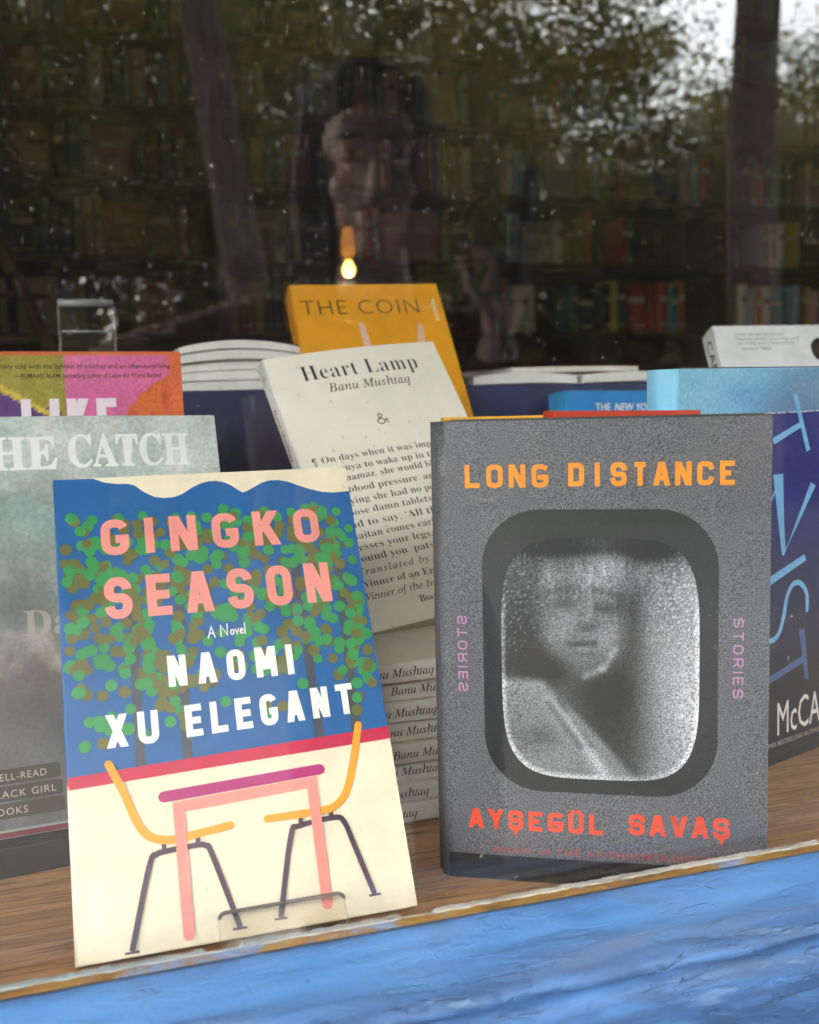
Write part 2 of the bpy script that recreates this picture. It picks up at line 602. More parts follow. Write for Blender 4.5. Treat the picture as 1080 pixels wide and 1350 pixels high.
def book(name, label, cat, M, w, H, t, front, spine, art=None, spine_art=None, bend=None, hard=False, group=None, back=None, page_inset=None, board=None, nx=24, nz=24, spine_r=None):
    """front cover faces -y; spine at -x; pages between; parts: front_cover, spine, back_cover, pages"""
    root = thing(name, label, cat, M, group)
    th = .0012 if hard else .00035
    rad = spine_r or (.0035 if hard else .0012)
    bend = bend or (lambda x, z: 0)
    back = back or front
    # front cover sheet, bowed
    mb = MB()
    xs = [-w / 2 + rad + (w - rad) * i / nx for i in range(nx + 1)]
    zs = [H * j / nz for j in range(nz + 1)]
    vs = [(x, bend(x, z), z) for z in zs for x in xs] + [(x, bend(x, z) + th, z) for z in zs for x in xs]
    n1 = nx + 1
    q = n1 * (nz + 1)
    fs = []
    for j in range(nz):
        for i in range(nx):
            a = j * n1 + i
            fs.append((a, a + 1, a + 1 + n1, a + n1))
            fs.append((q + a, q + a + n1, q + a + 1 + n1, q + a + 1))
    for i in range(nx):
        for j, s in ((0, 1), (nz, -1)):
            a = j * n1 + i
            fs.append((a, q + a, q + a + 1, a + 1)[::s])
    for j in range(nz):
        for i, s in ((0, -1), (nx, 1)):
            a = j * n1 + i
            fs.append((a, q + a, q + a + n1, a + n1)[::-s])
    mb.add(vs, fs, front, smooth=False)
    if art:
        art.onto(mb, lambda x, z, off: (x, bend(x, z) - off, z))
    mb.build('front_cover', root, recalc=False)
    # spine with rounded shoulders
    mb = MB()
    prof = []
    ns = 6
    bul = .0025 if hard else .0003
    for k in range(ns + 1):
        a = pi / 2 * k / ns
        prof.append((-w / 2 + rad - rad * sin(a), rad - rad * cos(a)))
    for k in range(1, 6):
        u = k / 6
        prof.append((-w / 2 - bul * sin(pi * u), rad + (t - 2 * rad) * u))
    for k in range(ns + 1):
        a = pi / 2 * k / ns
        prof.append((-w / 2 + rad - rad * cos(a), t - rad + rad * sin(a)))
    inner = [(x + th * .9, min(max(y, th), t - th)) for x, y in prof]
    n = len(prof)
    vs, fs = [], []
    for j in range(9):
        z = H * j / 8
        for (x, y) in prof:
            dy = bend(-w / 2 + rad, z) * max(0, 1 - y / (t * .8))
            vs.append((x, y + dy, z))
    for j in range(8):
        for k in range(n - 1):
            a = j * n + k
            fs.append((a, a + n, a + n + 1, a + 1))
    o = len(vs)
    vs += [(x, y, z) for z in (0, H) for (x, y) in inner]
    for k in range(n - 1):
        fs.append((k, k + 1, o + k + 1, o + k))
        fs.append((8 * n + k + 1, 8 * n + k, o + n + k, o + n + k + 1))
        fs.append((o + k, o + k + 1, o + n + k + 1, o + n + k))
    mb.add(vs, fs, spine, smooth=True)
    if spine_art:
        spine_art.onto(mb, lambda x, z, off: (-w / 2 - bul * sin(pi * min(1, max(0, (t / 2 - z - rad) / (t - 2 * rad)))) - off, t / 2 - z, H - x))
    mb.build('spine', root, recalc=False)
    mb = MB()
    mb.box(-w / 2 + rad, w / 2, t - th, t, 0, H, back)
    mb.build('back_cover', root)
    # page block
    ins = page_inset if page_inset is not None else (.003 if hard else .0006)
    mb = MB()
    b0 = .0030 if hard else th + .0001
    P = pagemat()
    x0, x1 = -w / 2 + th + .0008, w / 2 - ins
    vs, fs = [], []
    for j in range(nz + 1):
        z = ins + (H - 2 * ins) * j / nz
        for i in range(9):
            x = x0 + (x1 - x0) * i / 8
            vs.append((x, b0 + bend(x, z), z))
    for j in range(nz + 1):
        z = ins + (H - 2 * ins) * j / nz
        for i in range(9):
            x = x0 + (x1 - x0) * i / 8
            vs.append((x, t - b0, z))
    q = 9 * (nz + 1)
    for j in range(nz):
        for i in range(8):
            a = j * 9 + i
            fs.append((a, a + 1, a + 10, a + 9))
            fs.append((q + a, q + a + 9, q + a + 10, q + a + 1))
        for i, s in ((0, -1), (8, 1)):
            a = j * 9 + i
            fs.append((a, q + a, q + a + 9, a + 9)[::-s])
    for i in range(8):
        for j, s in ((0, 1), (nz, -1)):
            a = j * 9 + i
            fs.append((a, q + a, q + a + 1, a + 1)[::s])
    mb.add(vs, fs, P)
    mb.build('pages', root, recalc=False)
    if hard:      # boards of the case under the jacket, standing a little proud of it
        mb = MB()
        bd = board or front
        mb.box(-w / 2 + .006, w / 2 - .0004, th + .0001, .0029, .0003, H + .0007, bd)
        mb.box(-w / 2 + .006, w / 2 - .0004, t - .0029, t - th - .0001, .0003, H + .0007, bd)
        mb.build('boards', root)
    return root

# ================================================================== THE SHOP WINDOW (frame, bead, pane)
PANE_Y = .355
def bluepaint():
    m, t, p = newmat('blue_gloss_paint')
    v = coords(t, (1, 1, 1))
    vs = coords(t, (.16, 1, 1))
    n1 = noise(t, coords(t, (.22, 1, 1)), 80, 7, .62, .2)
    n2 = noise(t, v, 14, 6, .65)
    n3 = noise(t, v, 900, 2, .6)
    col = ramp(t, n2, [(.25, lin(70, 112, 164)), (.5, lin(80, 124, 177)), (.8, lin(94, 136, 184))])
    dirt = ramp(t, noise(t, coords(t, (.3, 1, 1)), 46, 8, .7, .5), [(.56, 0), (.70, .55)])
    col = mix(t, dirt, col, lin(88, 98, 118))
    worn = ramp(t, noise(t, v, 60, 8, .75), [(.69, 0), (.73, .8)])
    col = mix(t, worn, col, lin(124, 144, 158))
    spk = ramp(t, n3, [(.68, 0), (.76, .55)])
    col = mix(t, spk, col, lin(60, 66, 72))
    t.links.new(col, p.inputs['Base Color'])
    t.links.new(ramp(t, n2, [(.3, .32), (.7, .52)]), p.inputs['Roughness'])
    flake = ramp(t, noise(t, coords(t, (.24, 1, 1)), 58, 5, .6, .2), [(.52, 0), (.53, 1)])
    flake2 = ramp(t, noise(t, coords(t, (.3, 1, 1)), 130, 4, .6, .2), [(.60, 0), (.615, 1)])
    crk = noise(t, coords(t, (.16, 1, 1)), 80, 4, .55, .2)
    crack = ramp(t, math_(t, 'ABSOLUTE', math_(t, 'SUBTRACT', crk, .52)), [(0, 1), (.012, 0)])
    gate = ramp(t, noise(t, coords(t, (.5, 1, 1)), 26, 4, .6), [(.61, 0), (.69, .8)])
    crack = math_(t, 'MULTIPLY', crack, gate)
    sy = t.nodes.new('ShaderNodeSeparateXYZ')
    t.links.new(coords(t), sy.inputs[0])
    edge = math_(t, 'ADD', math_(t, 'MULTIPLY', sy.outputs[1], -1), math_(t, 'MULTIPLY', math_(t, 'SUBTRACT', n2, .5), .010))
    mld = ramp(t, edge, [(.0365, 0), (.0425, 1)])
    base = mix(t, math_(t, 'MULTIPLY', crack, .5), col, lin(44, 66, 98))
    wear_shade = ramp(t, noise(t, coords(t, (.2, 1, 1)), 80, 6, .65, .2), [(.38, 0), (.56, .8)])
    base = mix(t, math_(t, 'MULTIPLY', wear_shade, mld), base, lin(62, 84, 118))  # worn paint, with the moulding's shade deepened in the same colour
    pale = ramp(t, noise(t, coords(t, (.16, 1, 1)), 130, 5, .65, .2), [(.62, 0), (.65, .6)])
    base = mix(t, math_(t, 'MULTIPLY', pale, mld), base, lin(116, 144, 176))
    band = math_(t, 'MULTIPLY', ramp(t, edge, [(.030, 0), (.037, 1), (.041, 1), (.044, 0)]), ramp(t, noise(t, coords(t, (.3, 1, 1)), 26, 5, .6), [(.46, 0), (.60, .7)]))
    base = mix(t, band, base, lin(112, 118, 140))
    chipn = ramp(t, noise(t, coords(t, (.6, 1, 1)), 150, 4, .6), [(.69, 0), (.71, 1)])
    base = mix(t, math_(t, 'MULTIPLY', chipn, .5), base, lin(58, 84, 122))
    grime = math_(t, 'MULTIPLY', ramp(t, edge, [(.0075, 0), (.0092, 1), (.0102, .8), (.0125, 0)]), ramp(t, noise(t, coords(t, (.7, 1, 1)), 300, 5, .65), [(.42, 0), (.56, .85)]))
    base = mix(t, grime, base, lin(64, 60, 54))
    t.links.new(base, p.inputs['Base Color'])
    calm = mix(t, .18, noise(t, coords(t, (.5, 1, 1)), 34, 4, .5), noise(t, v, 240, 5, .6))
    calm = mix(t, .10, calm, flake)
    wild = mix(t, .30, n1, noise(t, v, 260, 5, .6))
    wild = mix(t, .30, wild, flake)
    wild = mix(t, .18, wild, flake2)
    h = mix(t, mld, mix(t, .55, calm, (.5, .5, .5, 1)), mix(t, .35, wild, (.5, .5, .5, 1)))
    h = math_(t, 'SUBTRACT', math_(t, 'SUBTRACT', h, math_(t, 'MULTIPLY', crack, .22)), math_(t, 'MULTIPLY', chipn, .10))
    bump(t, p, h, .9, .005)
    return m

def wornwhite():
    m, t, p = newmat('cracked_white_paint')
    v = coords(t, (.5, 1, 1))
    n = noise(t, coords(t, (.4, 1, 1)), 130, 7, .7, .3)
    col = ramp(t, n, [(.32, lin(104, 100, 88)), (.46, lin(176, 172, 160)), (.75, lin(212, 208, 198))])
    vo = t.nodes.new('ShaderNodeTexVoronoi')
    vo.feature = 'DISTANCE_TO_EDGE'
    vo.inputs['Scale'].default_value = 75
    vo.inputs['Randomness'].default_value = 1.0
    wv = t.nodes.new('ShaderNodeVectorMath')
    wv.operation = 'MULTIPLY_ADD'
    wv.inputs[1].default_value = (.02, .02, .02)
    nw = t.nodes.new('ShaderNodeTexNoise')
    nw.inputs['Scale'].default_value = 160
    t.links.new(coords(t), nw.inputs['Vector'])
    t.links.new(nw.outputs[1], wv.inputs[0])
    t.links.new(coords(t, (1, .6, .6)), wv.inputs[2])
    t.links.new(wv.outputs[0], vo.inputs['Vector'])
    col = mix(t, ramp(t, vo.outputs['Distance'], [(0, .38), (.03, 0)]), col, lin(140, 134, 118))
    # towards the left the putty is bare, greyer
    sx = t.nodes.new('ShaderNodeSeparateXYZ')
    t.links.new(coords(t), sx.inputs[0])
    bare = ramp(t, math_(t, 'ADD', sx.outputs[0], math_(t, 'MULTIPLY', n, .10)), [(.10, .8), (.15, 0)])
    col = mix(t, bare, col, lin(146, 158, 160))
    t.links.new(col, p.inputs['Base Color'])
    p.inputs['Roughness'].default_value = .6
    bump(t, p, n, .6, .0012)
    return m

def varnish():
    m, t, p = newmat('ochre_weathered_putty')
    v = coords(t, (.25, 1, 1))
    n = noise(t, v, 110, 7, .65, .4)
    col = ramp(t, n, [(.30, lin(66, 50, 30)), (.46, lin(128, 94, 44)), (.6, lin(150, 116, 60)), (.78, lin(150, 136, 110))])
    col = mix(t, ramp(t, noise(t, coords(t, (.5, 1, 1)), 70, 6, .7), [(.54, 0), (.62, .85)]), col, lin(112, 140, 176))
    t.links.new(col, p.inputs['Base Color'])
    p.inputs['Roughness'].default_value = .55
    bump(t, p, noise(t, v, 400, 5), .6, .001)
    return m

def panemat():
    m = bpy.data.materials.new('window_glass')
    m.use_nodes = True
    t = m.node_tree
    t.nodes.clear()
    out = t.nodes.new('ShaderNodeOutputMaterial')
    tr = t.nodes.new('ShaderNodeBsdfTransparent')
    tr.inputs[0].default_value = (.975, .985, .98, 1)
    gl = t.nodes.new('ShaderNodeBsdfGlossy')
    gl.inputs['Roughness'].default_value = 0.0
    lw = t.nodes.new('ShaderNodeLayerWeight')
    lw.inputs[0].default_value = .5
    f5 = math_(t, 'POWER', lw.outputs['Facing'], 5)
    F = math_(t, 'ADD', math_(t, 'MULTIPLY', f5, .92), .068)
    mx = t.nodes.new('ShaderNodeMixShader')
    t.links.new(F, mx.inputs[0])
    t.links.new(tr.outputs[0], mx.inputs[1])
    t.links.new(gl.outputs[0], mx.inputs[2])
    # dust: fine specks, rare bigger spots, short scratches, a thin uneven film
    v = coords(t)
    def spots(scale, r0, r1, keep, seedshift):
        vo = t.nodes.new('ShaderNodeTexVoronoi')
        vo.inputs['Scale'].default_value = scale
        mp = t.nodes.new('ShaderNodeMapping')
        mp.inputs['Location'].default_value = (seedshift, 0, seedshift)
        t.links.new(v, mp.inputs[0])
        nv = t.nodes.new('ShaderNodeTexNoise')
        nv.inputs['Scale'].default_value = scale * 2.2
        t.links.new(mp.outputs[0], nv.inputs['Vector'])
        add = t.nodes.new('ShaderNodeVectorMath')
        add.operation = 'MULTIPLY_ADD'
        add.inputs[1].default_value = (.6 / scale,) * 3
        t.links.new(nv.outputs[1], add.inputs[0])
        t.links.new(mp.outputs[0], add.inputs[2])
        t.links.new(add.outputs[0], vo.inputs['Vector'])
        sp = t.nodes.new('ShaderNodeSeparateColor')
        t.links.new(vo.outputs['Color'], sp.inputs[0])
        on = math_(t, 'LESS_THAN', sp.outputs[0], keep)
        d = ramp(t, vo.outputs['Distance'], [(r0, 1), (r1, 0)])
        return math_(t, 'MULTIPLY', math_(t, 'MULTIPLY', d, on), sp.outputs[1])
    a = math_(t, 'MULTIPLY', spots(250, .04, .13, .62, 0), .60)
    b = math_(t, 'MULTIPLY', spots(75, .02, .05, .30, 3.3), .7)
    # scratches: thin iso-lines of a warped noise, only here and there
    n1 = noise(t, coords(t, (1, 1, 1)), 95, 1, .5, 1.6)
    line = ramp(t, math_(t, 'ABSOLUTE', math_(t, 'SUBTRACT', n1, .5)), [(.0, 1), (.006, 0)])
    gate = ramp(t, noise(t, v, 190, 2, .5), [(.60, 0), (.68, 1)])
    c = math_(t, 'MULTIPLY', math_(t, 'MULTIPLY', line, gate), .40)
    film = math_(t, 'MULTIPLY', ramp(t, noise(t, v, 9, 6, .65), [(.35, .1), (.75, 1)]), .007)
    patchy = ramp(t, noise(t, v, 7, 5, .65), [(.36, .25), (.66, 1)])
    k = math_(t, 'ADD', math_(t, 'MULTIPLY', math_(t, 'ADD', math_(t, 'ADD', a, b), c), patchy), film, True)
    df = t.nodes.new('ShaderNodeBsdfDiffuse')
    df.inputs[0].default_value = (.75, .73, .70, 1)
    m2 = t.nodes.new('ShaderNodeMixShader')
    t.links.new(k, m2.inputs[0])
    t.links.new(mx.outputs[0], m2.inputs[1])
    t.links.new(df.outputs[0], m2.inputs[2])
    t.links.new(m2.outputs[0], out.inputs[0])
    return m

BLUE = bluepaint()
WIN_X0, WIN_X1, WIN_Z0, WIN_Z1 = -1.3, 2.1, -.196, 1.45
win = thing('shop_window', 'old blue painted shop window frame with dusty glass pane and cracked white bead', 'window', Matrix.Translation((0, PANE_Y, WIN_Z0)))
def wlocal(mb):
    mb.v = [(x, y - PANE_Y, z - WIN_Z0) for x, y, z in mb.v]
    return mb
mb = MB()
mb.box(WIN_X0, WIN_X1, PANE_Y, PANE_Y + .005, WIN_Z0, WIN_Z1, panemat())
wlocal(mb).build('pane', win)

rnd = random.Random(3)
def chip(x, k, amp, sc, seed):
    return mnoise.noise(Vector((x * sc, seed + k * 3.1, 0))) * amp
# white bead against the glass
def jit_white(x, k):
    c = chip(x, k, .0007, 160, 5) + chip(x, k, .0005, 480, 9)
    if k in (1, 2):
        big = .0016 if mnoise.noise(Vector((x * 42, 2.2, 0))) > .38 else 0
        return (c * .4, c * .7 - big * .7)
    return (c, 0)
mb = MB()
mb.extrude_profile([(.3545, -.205), (.3545, -.1918), (.3530, -.1914), (.3506, -.1913), (.3504, -.205)], -1.3, 2.1, wornwhite(), nx=2600, jitter=jit_white)
wlocal(mb).build('glazing_bead', win)
def jit_och(x, k):
    return (chip(x, k, .0008, 90, 15), chip(x, k, .0006, 200, 19)) if k in (1, 2, 3) else (0, 0)
mb = MB()
mb.extrude_profile([(.3503, -.206), (.3502, -.1916), (.3485, -.1918), (.3464, -.1922), (.3462, -.206)], -1.3, 2.1, varnish(), nx=1400, jitter=jit_och)
wlocal(mb).build('putty_strip', win)
# blue sill with moulded edge
def jit_blue(x, k):
    # k counts the profile points from the glass outwards; brush ridges, runs and paint build-up
    a = mnoise.fractal(Vector((x * 26, k * 1.7, 1)), 1.0, 2.0, 4) * .0006
    b = mnoise.noise(Vector((x * 9, k * .55, 8))) * .0008
    return (a * .8, a + b)
prof = [(.3461, -.240), (.3461, -.1922)]
for i in range(1, 15):
    u = i / 14
    prof.append((.3461 + (.3125 - .3461) * u, -.1922 + (-.2013 + .1922) * u + .0006 * sin(u * 9)))
prof += [(.3102, -.2022), (.3086, -.2035), (.3080, -.2052), (.3096, -.2075), (.3122, -.2100), (.3118, -.2135), (.3082, -.2165), (.3035, -.2188), (.3004, -.2196), (.2984, -.2203), (.2935, -.2208), (.2880, -.2219), (.2835, -.2226), (.2812, -.2244), (.2805, -.2280), (.2805, -.300), (.3461, -.300)]
def jb(x, k):
    if k < 2 or k > len(prof) - 3:
        return (0, 0)
    g = 2.2 if k > 16 else 1.0
    a, b = jit_blue(x, k)
    return (a * g, b * g)
mb = MB()
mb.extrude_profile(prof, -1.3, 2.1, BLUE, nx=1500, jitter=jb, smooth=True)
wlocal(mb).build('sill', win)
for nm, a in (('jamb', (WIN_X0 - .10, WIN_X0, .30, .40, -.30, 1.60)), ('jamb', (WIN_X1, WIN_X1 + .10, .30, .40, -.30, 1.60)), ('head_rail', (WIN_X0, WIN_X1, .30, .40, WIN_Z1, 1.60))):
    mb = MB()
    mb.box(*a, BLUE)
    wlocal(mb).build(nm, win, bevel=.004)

# ================================================================== THE BUILDING: front, room
def plaster(name, rgb, rough=.8):
    m, t, p = newmat(name)
    v = coords(t)
    n = noise(t, v, 3, 8, .6)
    c = lin(*rgb)
    t.links.new(ramp(t, n, [(.3, tuple(x * .75 for x in c[:3]) + (1,)), (.7, c)]), p.inputs['Base Color'])
    p.inputs['Roughness'].default_value = rough
    bump(t, p, noise(t, v, 60, 5), .2, .003)
    return m
DARKWALL = plaster('dark_interior_paint', (78, 66, 56))
FRONT = plaster('painted_facade', (112, 140, 176))
bld = thing('bookshop_building', 'bookshop building with the display window, dim room behind the glass', 'building', Matrix.Translation((1.5, .4, -1.15)))
def blocal(mb):
    mb.v = [(x - 1.5, y - .4, z + 1.15) for x, y, z in mb.v]
    return mb
def bpart(name, m, *boxes):
    mb = MB()
    for b in boxes:
        mb.box(*b, m)
    return blocal(mb).build(name, bld)
bpart('facade_wall', FRONT, (-3.5, WIN_X0 - .10, .305, .45, -1.15, 3.6), (WIN_X1 + .10, 6.0, .305, .45, -1.15, 3.6), (WIN_X0 - .10, WIN_X1 + .10, .305, .45, 1.60, 3.6), (WIN_X0 - .10, WIN_X1 + .10, .305, .358, -1.15, -.300))
bpart('side_wall', DARKWALL, (-2.4, -2.3, .45, 4.4, -1.15, 1.95))
bpart('side_wall', DARKWALL, (4.6, 4.7, .45, 4.4, -1.15, 1.95))
bpart('back_wall', DARKWALL, (-2.3, 4.6, 4.3, 4.4, -1.15, 1.95))
bpart('ceiling', DARKWALL, (-2.4, 4.7, .45, 4.4, 1.95, 2.05))
bpart('floor', plaster('dark_floorboards', (84, 62, 44), .5), (-2.4, 4.7, .45, 4.4, -1.25, -1.148))

bpart('added_awning', plaster('added_awning_canvas', (60, 84, 120)), (-3.0, 4.5, -2.0, .303, 1.86, 1.90), (-3.0, 4.5, -2.02, -2.0005, 1.62, 1.90))  # out-of-view canopy added to block high sky light from books and sill
def oak(name='oak_veneer', k=1.0):
    m, t, p = newmat(name)
    v = coords(t, (9, 120, 120))
    n = noise(t, v, 1.0, 8, .65, .8)
    n2 = noise(t, coords(t, (30, 620, 620)), 1, 5, .65)
    n3 = noise(t, coords(t, (2, 14, 14)), 1.0, 3, .5, .6)
    col = ramp(t, n, [(.28, lin(134, 92, 56, k)), (.48, lin(176, 128, 82, k)), (.72, lin(208, 160, 112, k))])
    col = mix(t, ramp(t, n2, [(.38, .85), (.47, 0)]), col, lin(74, 50, 34, k))
    col = mix(t, ramp(t, n3, [(.4, 0), (.7, .35)]), col, lin(112, 82, 56, k))
    t.links.new(col, p.inputs['Base Color'])
    p.inputs['Roughness'].default_value = .42
    bump(t, p, n2, .25, .0006)
    return m
OAK = oak('oak_veneer', 1.15)
FLOOR = -.2228
deck = thing('display_deck', 'oak veneer display deck just behind the window glass under the front books', 'shelf', Matrix.Translation((.4, .42, FLOOR)))
mb = MB()
mb.box(-1.55, 1.55, -.0585, .82, -.022, 0, OAK)
mb.build('deck_board', deck)
mb = MB()
mb.box(-1.55, 1.55, .03, .80, -.90, -.0225, DARKWALL)
mb.build('cabinet', deck)

def navy():
    m, t, p = newmat('navy_painted_board')
    v = coords(t)
    n = noise(t, v, 9, 6, .6)
    t.links.new(ramp(t, n, [(.3, lin(34, 38, 72)), (.7, lin(52, 58, 100))]), p.inputs['Base Color'])
    p.inputs['Roughness'].default_value = .45
    bump(t, p, noise(t, v, 160, 4), .15, .001)
    return m
NAVY = navy()
RIS = .0135
riser = thing('display_riser', 'navy painted display riser with a low front step, behind the standing books', 'display stand', Matrix.Translation((.4, .8, FLOOR)))
mb = MB()
mb.box(-.95, .85, 0, .36, .0005, RIS - FLOOR, NAVY)
mb.build('riser_box', riser, bevel=.0015)
mb = MB()
mb.box(-.26, -.03, -.158, -.0006, .0005, -.068 - FLOOR, NAVY)
mb.build('front_step', riser, bevel=.0015)
mb = MB()
mb.box(.06, .34, -.145, -.0006, .0005, -.116 - FLOOR, NAVY)
mb.build('front_step', riser, bevel=.0015)

# ================================================================== FRONT BOOKS
# ---- blue and cream novel with the table and two chairs
PINK, WHITE, CREAM = ink((246, 152, 142)), ink((246, 244, 238)), ink((243, 229, 200))
GBLUE = ink((34, 98, 160))
RED, MAG, ORANGE, SALM, PLUM = ink((206, 36, 74)), ink((186, 44, 118)), ink((240, 164, 44)), ink((247, 150, 138)), ink((84, 58, 74))
GRN, OLV, BARK = ink((58, 150, 82)), ink((110, 108, 54)), ink((74, 78, 88))
g = Art()
Wg, Hg = 69.85, 209.6
wave = [(-69.2, 209.9), (-52.1, 209.3), (-47, 207.0), (-41.2, 205.9), (-36.5, 205.8), (-33.4, 204.7), (-29.4, 201.0), (-25, 198.4), (-20.9, 197.5), (-16, 197.6), (-12.0, 199.0), (-7, 202.2), (-2.5, 204.3), (1, 205.1), (4.8, 205.2), (8.5, 204.2), (11.8, 202.3), (14.5, 200), (16.9, 198.2), (19.5, 199.2), (22.6, 200.9), (26.5, 203.0), (30.5, 204.1), (35, 204.1), (39.9, 202.9), (45, 200.5), (50.7, 198.2), (56, 196.6), (61.9, 195.9), (69.84, 196.3)]
# blue field: below the wave to the red stripe
def zr(x):
    return 72.6 + (77.9 - 72.6) * (x + 70) / 140.5
bl = [(-69.0, 72)] + [(69.84, 77)] + [(x, min(z, 209.5)) for x, z in reversed(wave[1:])] + [(-69.0, 209.5)]
g.poly(bl, GBLUE)
g.layer()
for xa, za, xb, zb in ((-38.6, 150, -39.9, 72.8), (-17.2, 160, -20.3, 73.5), (37.5, 160, 37.9, 75.6), (58.8, 165, 54.8, 76.5)):
    g.poly([(xb - 2.1, zb), (xb + 2.1, zb), (xa + 1.9, za), (xa - 1.9, za)], BARK)
g.layer()
rg = random.Random(21)
placed = 0
while placed < 640:
    x, z = rg.uniform(-66.5, 67), rg.uniform(86, 196)
    edge = 1 if 104 < z < 190 else .38
    if z < 108 and -15 < x < 40:
        edge = .1
    mid = .55 if (-10 < x < 30 and 120 < z < 134) else 1
    if rg.random() > edge * mid:
        continue
    if z > 190 + 4 * sin(x * .3):
        continue
    g.circle(x, z, rg.uniform(2.25, 2.85), GRN if rg.random() < .52 else OLV, 14)
    placed += 1
for x, z in ((-62, 84.5), (-54.5, 85), (-38, 87)):
    g.circle(x, z, 2.6, GRN if x < -60 or x > -40 else OLV, 14)
g.layer(6e-5)
g.poly([(-69.0, 67.3), (69.84, 72.0), (69.84, 77.6), (-69.0, 72.4)], RED)
g.layer()
block(g, 'GINGKO', -50.2, 51.6, 169.9, 187.6, 4.0, PINK, r=.25, gap=.78)
block(g, 'SEASON', -50.4, 53.0, 139.4, 159.2, 4.2, PINK, r=.25, gap=.80)
block(g, 'NAOMI', -25.6, 30.4, 106.2, 120.3, 3.0, WHITE, r=.24, gap=.88)
block(g, 'XU', -53.0, -31.4, 82.6, 96.8, 3.0, WHITE, r=.24, gap=.75)
block(g, 'ELEGANT', -20.0, 55.6, 83.3, 97.3, 3.0, WHITE, r=.24, gap=.80, slope=.028)
# hand-lettered "A Novel"
hw = .62
for pl in ([(-6.6, 126.8), (-4.9, 132.0), (-3.6, 126.9)], [(-5.9, 128.8), (-4.0, 128.9)], [(-.8, 127.0), (-.7, 132.2), (2.1, 127.3), (2.3, 132.6)],
           [(3.6, 128.6), (4.1, 129.7), (5.0, 129.5), (5.1, 128.1), (4.3, 127.4), (3.6, 128.1)], [(5.9, 129.9), (6.5, 127.6), (7.3, 130.0)],
           [(7.8, 128.8), (9.2, 129.0), (8.6, 130.0), (7.9, 128.9), (8.3, 127.7), (9.3, 127.9)], [(10.2, 132.4), (10.1, 127.4)]):
    g.stroke(pl, hw, WHITE)
g.layer()
def smoothline(p, n=6):
    out = []
    P = [p[0]] + list(p) + [p[-1]]
    for i in range(1, len(P) - 2):
        for k in range(n):
            u = k / n
            a, b, c, d = [Vector(q) for q in P[i - 1:i + 3]]
            out.append(tuple(.5 * ((2 * b) + (-a + c) * u + (2 * a - 5 * b + 4 * c - d) * u * u + (-a + 3 * b - 3 * c + d) * u ** 3)))
    out.append(tuple(p[-1]))
    return out
g.stroke(smoothline([(-48.4, 2.0), (-39.4, 33.2), (-36.4, 36.9), (-33.2, 37.7), (-20.0, 38.3), (-16.4, 37.6), (-14.0, 33.5), (-5.6, 3.8)]), 2.3, PLUM, caps=False)
g.stroke(smoothline([(11.2, 4.8), (19.4, 36.2), (23.7, 39.8), (39.1, 41.1), (43.2, 38.7), (46.2, 28.5), (51.9, 7.6)]), 2.3, PLUM, caps=False)
for a, b, c, d in ((-33, 41.3, -33.2, 37.7), (-19.2, 41.3, -19.4, 38.4), (24.6, 42.9, 24.2, 39.9), (38.1, 43.8, 37.7, 41.1)):
    g.stroke([(a, b), (c, d)], 1.9, PLUM, caps=False)
for a, b, c, d in ((-51.2, 1.5, -45.6, 1.5), (-8.7, 3.4, -2.8, 3.4), (8.5, 4.4, 13.9, 4.3), (49.4, 7.2, 54.6, 7.2)):
    g.stroke([(a, b), (c, d)], .9, PLUM, caps=False)
g.stroke(smoothline([(-53.0, 76.0), (-47.5, 63.2), (-43.2, 51.0), (-38.9, 44.8), (-33.3, 42.4), (-26.8, 42.1), (-5.5, 44.2)]), 3.3, ORANGE)
g.stroke(smoothline([(56.0, 79.8), (51.8, 65.8), (46.5, 52.1), (41.0, 46.4), (34.2, 44.8), (10.4, 44.6)]), 3.3, ORANGE)
g.layer()
g.stroke([(-26.1, 4.4), (-26.0, 54.6), (31.4, 57.3), (31.2, 7.0)], 4.6, SALM, caps=True)
g.stroke([(-31.6, 59.6), (35.6, 62.4)], 4.6, MAG)
GSP, tG, pG = newmat('blue_and_cream_spine')
spG = tG.nodes.new('ShaderNodeSeparateXYZ')
tG.links.new(coords(tG), spG.inputs[0])
tG.links.new(ramp(tG, math_(tG, 'ADD', spG.outputs[2], math_(tG, 'MULTIPLY', noise(tG, coords(tG), 60, 4), .0006)), [(.0674, lin(243, 229, 200)), (.0676, lin(206, 36, 74)), (.0724, lin(206, 36, 74)), (.0727, lin(34, 98, 160))]), pG.inputs['Base Color'])
pG.inputs['Roughness'].default_value = .42
gbend = lambda x, z: -.0009 * sin(pi * (x / .1397 + .5)) * (z / .21) - .0006 * (x / .07) ** 2 * (z / .21)
book('blue_novel', 'blue and cream paperback with pink title, green dots and a pink table with two chairs', 'book',
     pose(.0537, .3998, -.2141, .4, 29.4), .1397, .2096, .017, CREAM, GSP, g, bend=gbend, nx=30, nz=30)

